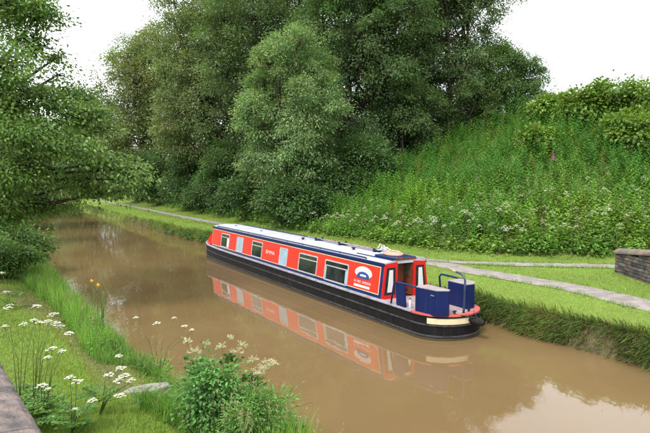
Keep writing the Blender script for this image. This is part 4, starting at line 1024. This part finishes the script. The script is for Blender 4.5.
# meadowsweet: leafy clump with cream plumes
def plume(L, c, h, r, col=(.52, .50, .34)):
    for i in range(9):                                # loose forked sprays
        a = random.uniform(0, 6.28); e = random.uniform(.2, 1.3); d_ = np.array([math.cos(a), math.sin(a), e]); d_ = d_ / np.linalg.norm(d_)
        kk = 16; t = rng.uniform(.15, 1, kk)[:, None]; q = c + d_ * t * h * random.uniform(.6, 1.15) + rng.normal(0, .14, (kk, 3)) * r * t
        L.add(q, rng.normal(size=(kk, 3)) + [0, 0, .5], rng.normal(size=(kk, 3)) + [0, 0, 1], .013, .011, vary(col, kk, .18, .07))
def meadowsweet(label, u0, v0, zb, pts):
    x, y = at(u0, v0, zb); z = gz(x, y); root = empty('meadowsweet_plant', (x, y, z)); tag(root, label, 'flower')
    for u, v, dy, h in pts:
        c = np.array(head_at(x, y, u, v, y + dy)); m = MB(); j = c * np.array([.4, .4, .6]); m.tube([(0, 0, 0), j, c + [0, 0, .02]], [.006, .005, .003], 4)
        st = m.build('stem', mat('red_stem', (.13, .10, .04), .7, .2), root)
        L = Leaves(); plume(L, c, h, h * .55)
        for i in range(3):
            a = random.uniform(0, 6.28); plume(L, c + np.array([math.cos(a), math.sin(a), -.3]) * h * .6, h * .55, h * .3)
        L.build('flower_plume', M_PETAL, st)
    L = Leaves()
    for u, v, dy, h in pts:
        c = np.array(head_at(x, y, u, v, y + dy))
        for i in range(7):
            a = i * 2.4; t = random.uniform(.2, .86); feathery(L, c * np.array([.4 * t / .6, .4 * t / .6, t]), [math.cos(a), math.sin(a), .55], .20 * (1.25 - t), (.105, .205, .045), .016)
    L.build('leaves', M_LEAF, root); return root
meadowsweet('cream plumed plant on the left of the near leafy bush', 196, 428, .46, [(187, 341, .1, .09), (194, 352, 0, .12), (199, 362, -.1, .10), (205, 344, .2, .08)])
meadowsweet('cream plumed plant rising above the middle of the near leafy bush', 226, 432, .45, [(237, 352, .1, .11), (242, 345, .2, .09), (222, 346, .1, .08), (230, 338, .25, .07)])
meadowsweet('cream plumed plant leaning right over the brown water', 246, 436, .44, [(262, 368, .1, .12), (268, 362, .2, .10), (258, 372, 0, .11), (254, 360, .1, .09), (273, 364, .1, .09)])
meadowsweet('single cream plumed stem alone at the bottom edge', 300, 462, .30, [(297, 418, .05, .08), (295, 422, 0, .06)])
x_, y_ = at(213, 436, .45)
tree('leafy_bush', 'bright green leafy bush at the bottom edge under the cream plumes', x_, y_, gz(x_, y_) + 1.12, (.46), .40, gz(x_, y_) + .04, 9, 170, 28, .070, .042, (.120, .270, .070), 77, 4, .012, .22, cv=.3, fill=.8, flat=.8, cat='bush', twigs=False, tri=False, droop=.25)
x_, y_ = at(262, 452, .4)
tree('leafy_bush', 'thin green weedy bush right of the larger bush at the bottom', x_, y_, gz(x_, y_) + .85, .52, .40, gz(x_, y_) + .02, 10, 190, 26, .085, .018, (.145, .285, .065), 78, 4, .008, .16, cat='bush', twigs=False, tri=False, droop=.1)
# yellow irises
for x, y, zh_, lab in ((-6.74, 15.74, 1.23, 'yellow iris flower standing further left among the long grass'), (-6.25, 15.0, 1.25, 'yellow iris flower standing further right among the long grass')):
    z = gz(x, y); root = empty('yellow_iris', (x, y, z)); tag(root, lab, 'flower'); h = zh_ - z
    m = MB(); m.tube([(0, 0, 0), (.01, 0, h * .6), (0, 0, h)], [.007, .006, .005], 5); m.build('stem', M_STEM, root)
    for i in range(3):
        a = i * 2.094; L = Leaves(); L.add(np.array([[0, 0, h]]), np.array([[math.cos(a) * .55, math.sin(a) * .55, .85]]), np.array([[0, 0, 1.0]]), .12, .10, np.array([[.78, .42, .015]])); L.build('petal', M_PETAL, root, fold=.1)
    L = Leaves(); kk = 5; a = rng.uniform(0, 6.28, kk)
    L.add(np.zeros((kk, 3)) + np.stack([np.cos(a) * .03, np.sin(a) * .03, np.zeros(kk)], 1), np.stack([np.cos(a) * .2, np.sin(a) * .2, np.ones(kk)], 1), np.stack([np.cos(a), np.sin(a), np.zeros(kk)], 1), h * .92, .035, vary((.13, .26, .05), kk)); L.build('leaves', M_LEAF, root)
# umbel plants along the foot of the embankment
protos = []
for j in range(4):
    L = Leaves()
    for i in range(random.choice((1, 2, 2, 3))):
        a = random.uniform(0, 6.28); rr_ = random.uniform(.03, .28); umbel(L, np.array([math.cos(a) * rr_, math.sin(a) * rr_, random.uniform(1.0, 1.45)]), random.uniform(.07, .125), n=8, dome=.9)
    m = MB(); p_, d_, n_, l_, w2, c_ = L.cat()
    oh = L.build('flower_heads', M_PETAL, None, fold=.05); oh['kind'] = 'stuff'
    for i in range(3): m.tube([(0, 0, 0), (random.uniform(-.12, .12), random.uniform(-.12, .12), 1.2)], [.007, .004], 4, cap=False)
    os_ = m.build('stems', M_STEM); os_['kind'] = 'stuff'
    LL = Leaves(); LL.place(HPR[1], np.zeros((1, 3)), np.zeros(1), np.ones(1), np.array([[.09, .17, .035]])); ol = LL.build('leaves', M_LEAF)
    protos.append((oh, os_, ol))
spots = []; spots_px = []
for u, v in [(338, 222), (345, 214), (352, 228), (361, 222), (331, 232), (316, 226), (322, 217), (372, 231), (380, 226), (398, 232), (409, 226), (420, 224), (417, 238), (433, 219), (444, 233), (455, 240), (470, 214), (476, 205), (487, 200), (491, 196), (497, 210), (505, 206), (512, 202), (518, 197), (513, 213), (525, 222), (535, 211), (541, 216), (500, 228), (483, 226), (492, 221), (508, 237), (520, 232), (556, 226), (545, 205), (560, 198), (572, 203), (579, 218), (590, 214), (600, 210), (606, 222), (617, 226), (622, 197), (633, 203), (640, 190), (636, 186), (646, 214), (644, 222), (628, 215), (610, 190), (595, 196), (585, 187), (566, 192), (552, 187), (530, 189), (515, 188), (390, 217), (366, 211), (404, 214), (425, 210), (450, 209), (462, 202), (440, 203), (310, 231), (301, 224)]:
    spots_px.append((u, v))
for _ in range(55):
    u = random.uniform(335, 655); spots_px.append((u, random.uniform(208, 240) - (u - 335) * .05 - random.random() ** 3 * 25))
for u, v in spots_px:
    r_ = ray(u, v); lo_, hi_ = 18.0, 60.0                    # first point along the ray that is 1 m above the slope
    for yy in np.arange(20, 60, .25):
        q = r_ * (yy / r_[1]); gg = gz(q[0], q[1])
        if sdist(np.array([q[:2]]), FOOT)[0] > .35 and q[2] + CAM_H - gg < 1.15: spots.append((q[0], yy, gg)); break
protos_used = [False] * 4
for i, (x, y, z) in enumerate(spots):
    j = i % 4; root = empty('umbel_plant', (x, y, z - .02), random.uniform(0, 6.28)); root.scale = (1, 1, random.uniform(.88, 1.06)) if True else 1
    tag(root, 'small white umbel plant among the herbs low on the embankment', 'flower', 'white umbel plants low on the embankment')
    for src in protos[j]:
        c = src if not protos_used[j] else src.copy()
        if protos_used[j]: COL.objects.link(c)
        c.parent = root
    protos_used[j] = True
# foxgloves on the slope
for u, v, lab in ((553, 152, 'pink foxglove spike upper left of the low wall on the slope'), (476, 176, 'pink foxglove spike halfway up the slope behind the boat stern')):
    r_ = ray(u, v)
    for yy in np.arange(22, 60, .2):
        q = r_ * (yy / r_[1]); gg = gz(q[0], q[1])
        if q[2] + CAM_H - gg < 1.25: break
    root = empty('foxglove_plant', (q[0], yy, gg)); tag(root, lab, 'flower'); root.scale = (.8, .8, .88)
    m = MB(); m.tube([(0, 0, 0), (.02, 0, .8), (.03, 0, 1.5)], [.012, .010, .004], 5); m.build('stem', M_STEM, root)
    L = Leaves(); kk = 44; t = np.linspace(0, 1, kk); a = np.arange(kk) * 2.4
    L.add(np.stack([.02 + .02 * np.cos(a), .02 * np.sin(a), .85 + .62 * t], 1), np.stack([np.cos(a), np.sin(a), np.full(kk, -.55)], 1), np.stack([np.cos(a) * .3, np.sin(a) * .3, np.ones(kk)], 1), .10 * (1.1 - .7 * t), .07 * (1.1 - .6 * t), vary((.60, .12, .42), kk, .12, .06)); L.build('flower_spike', M_PETAL, root)
    L = Leaves(); L.place(HPR[0], np.zeros((1, 3)), np.zeros(1), np.ones(1), np.array([[.09, .17, .04]])); L.build('leaves', M_LEAF, root)
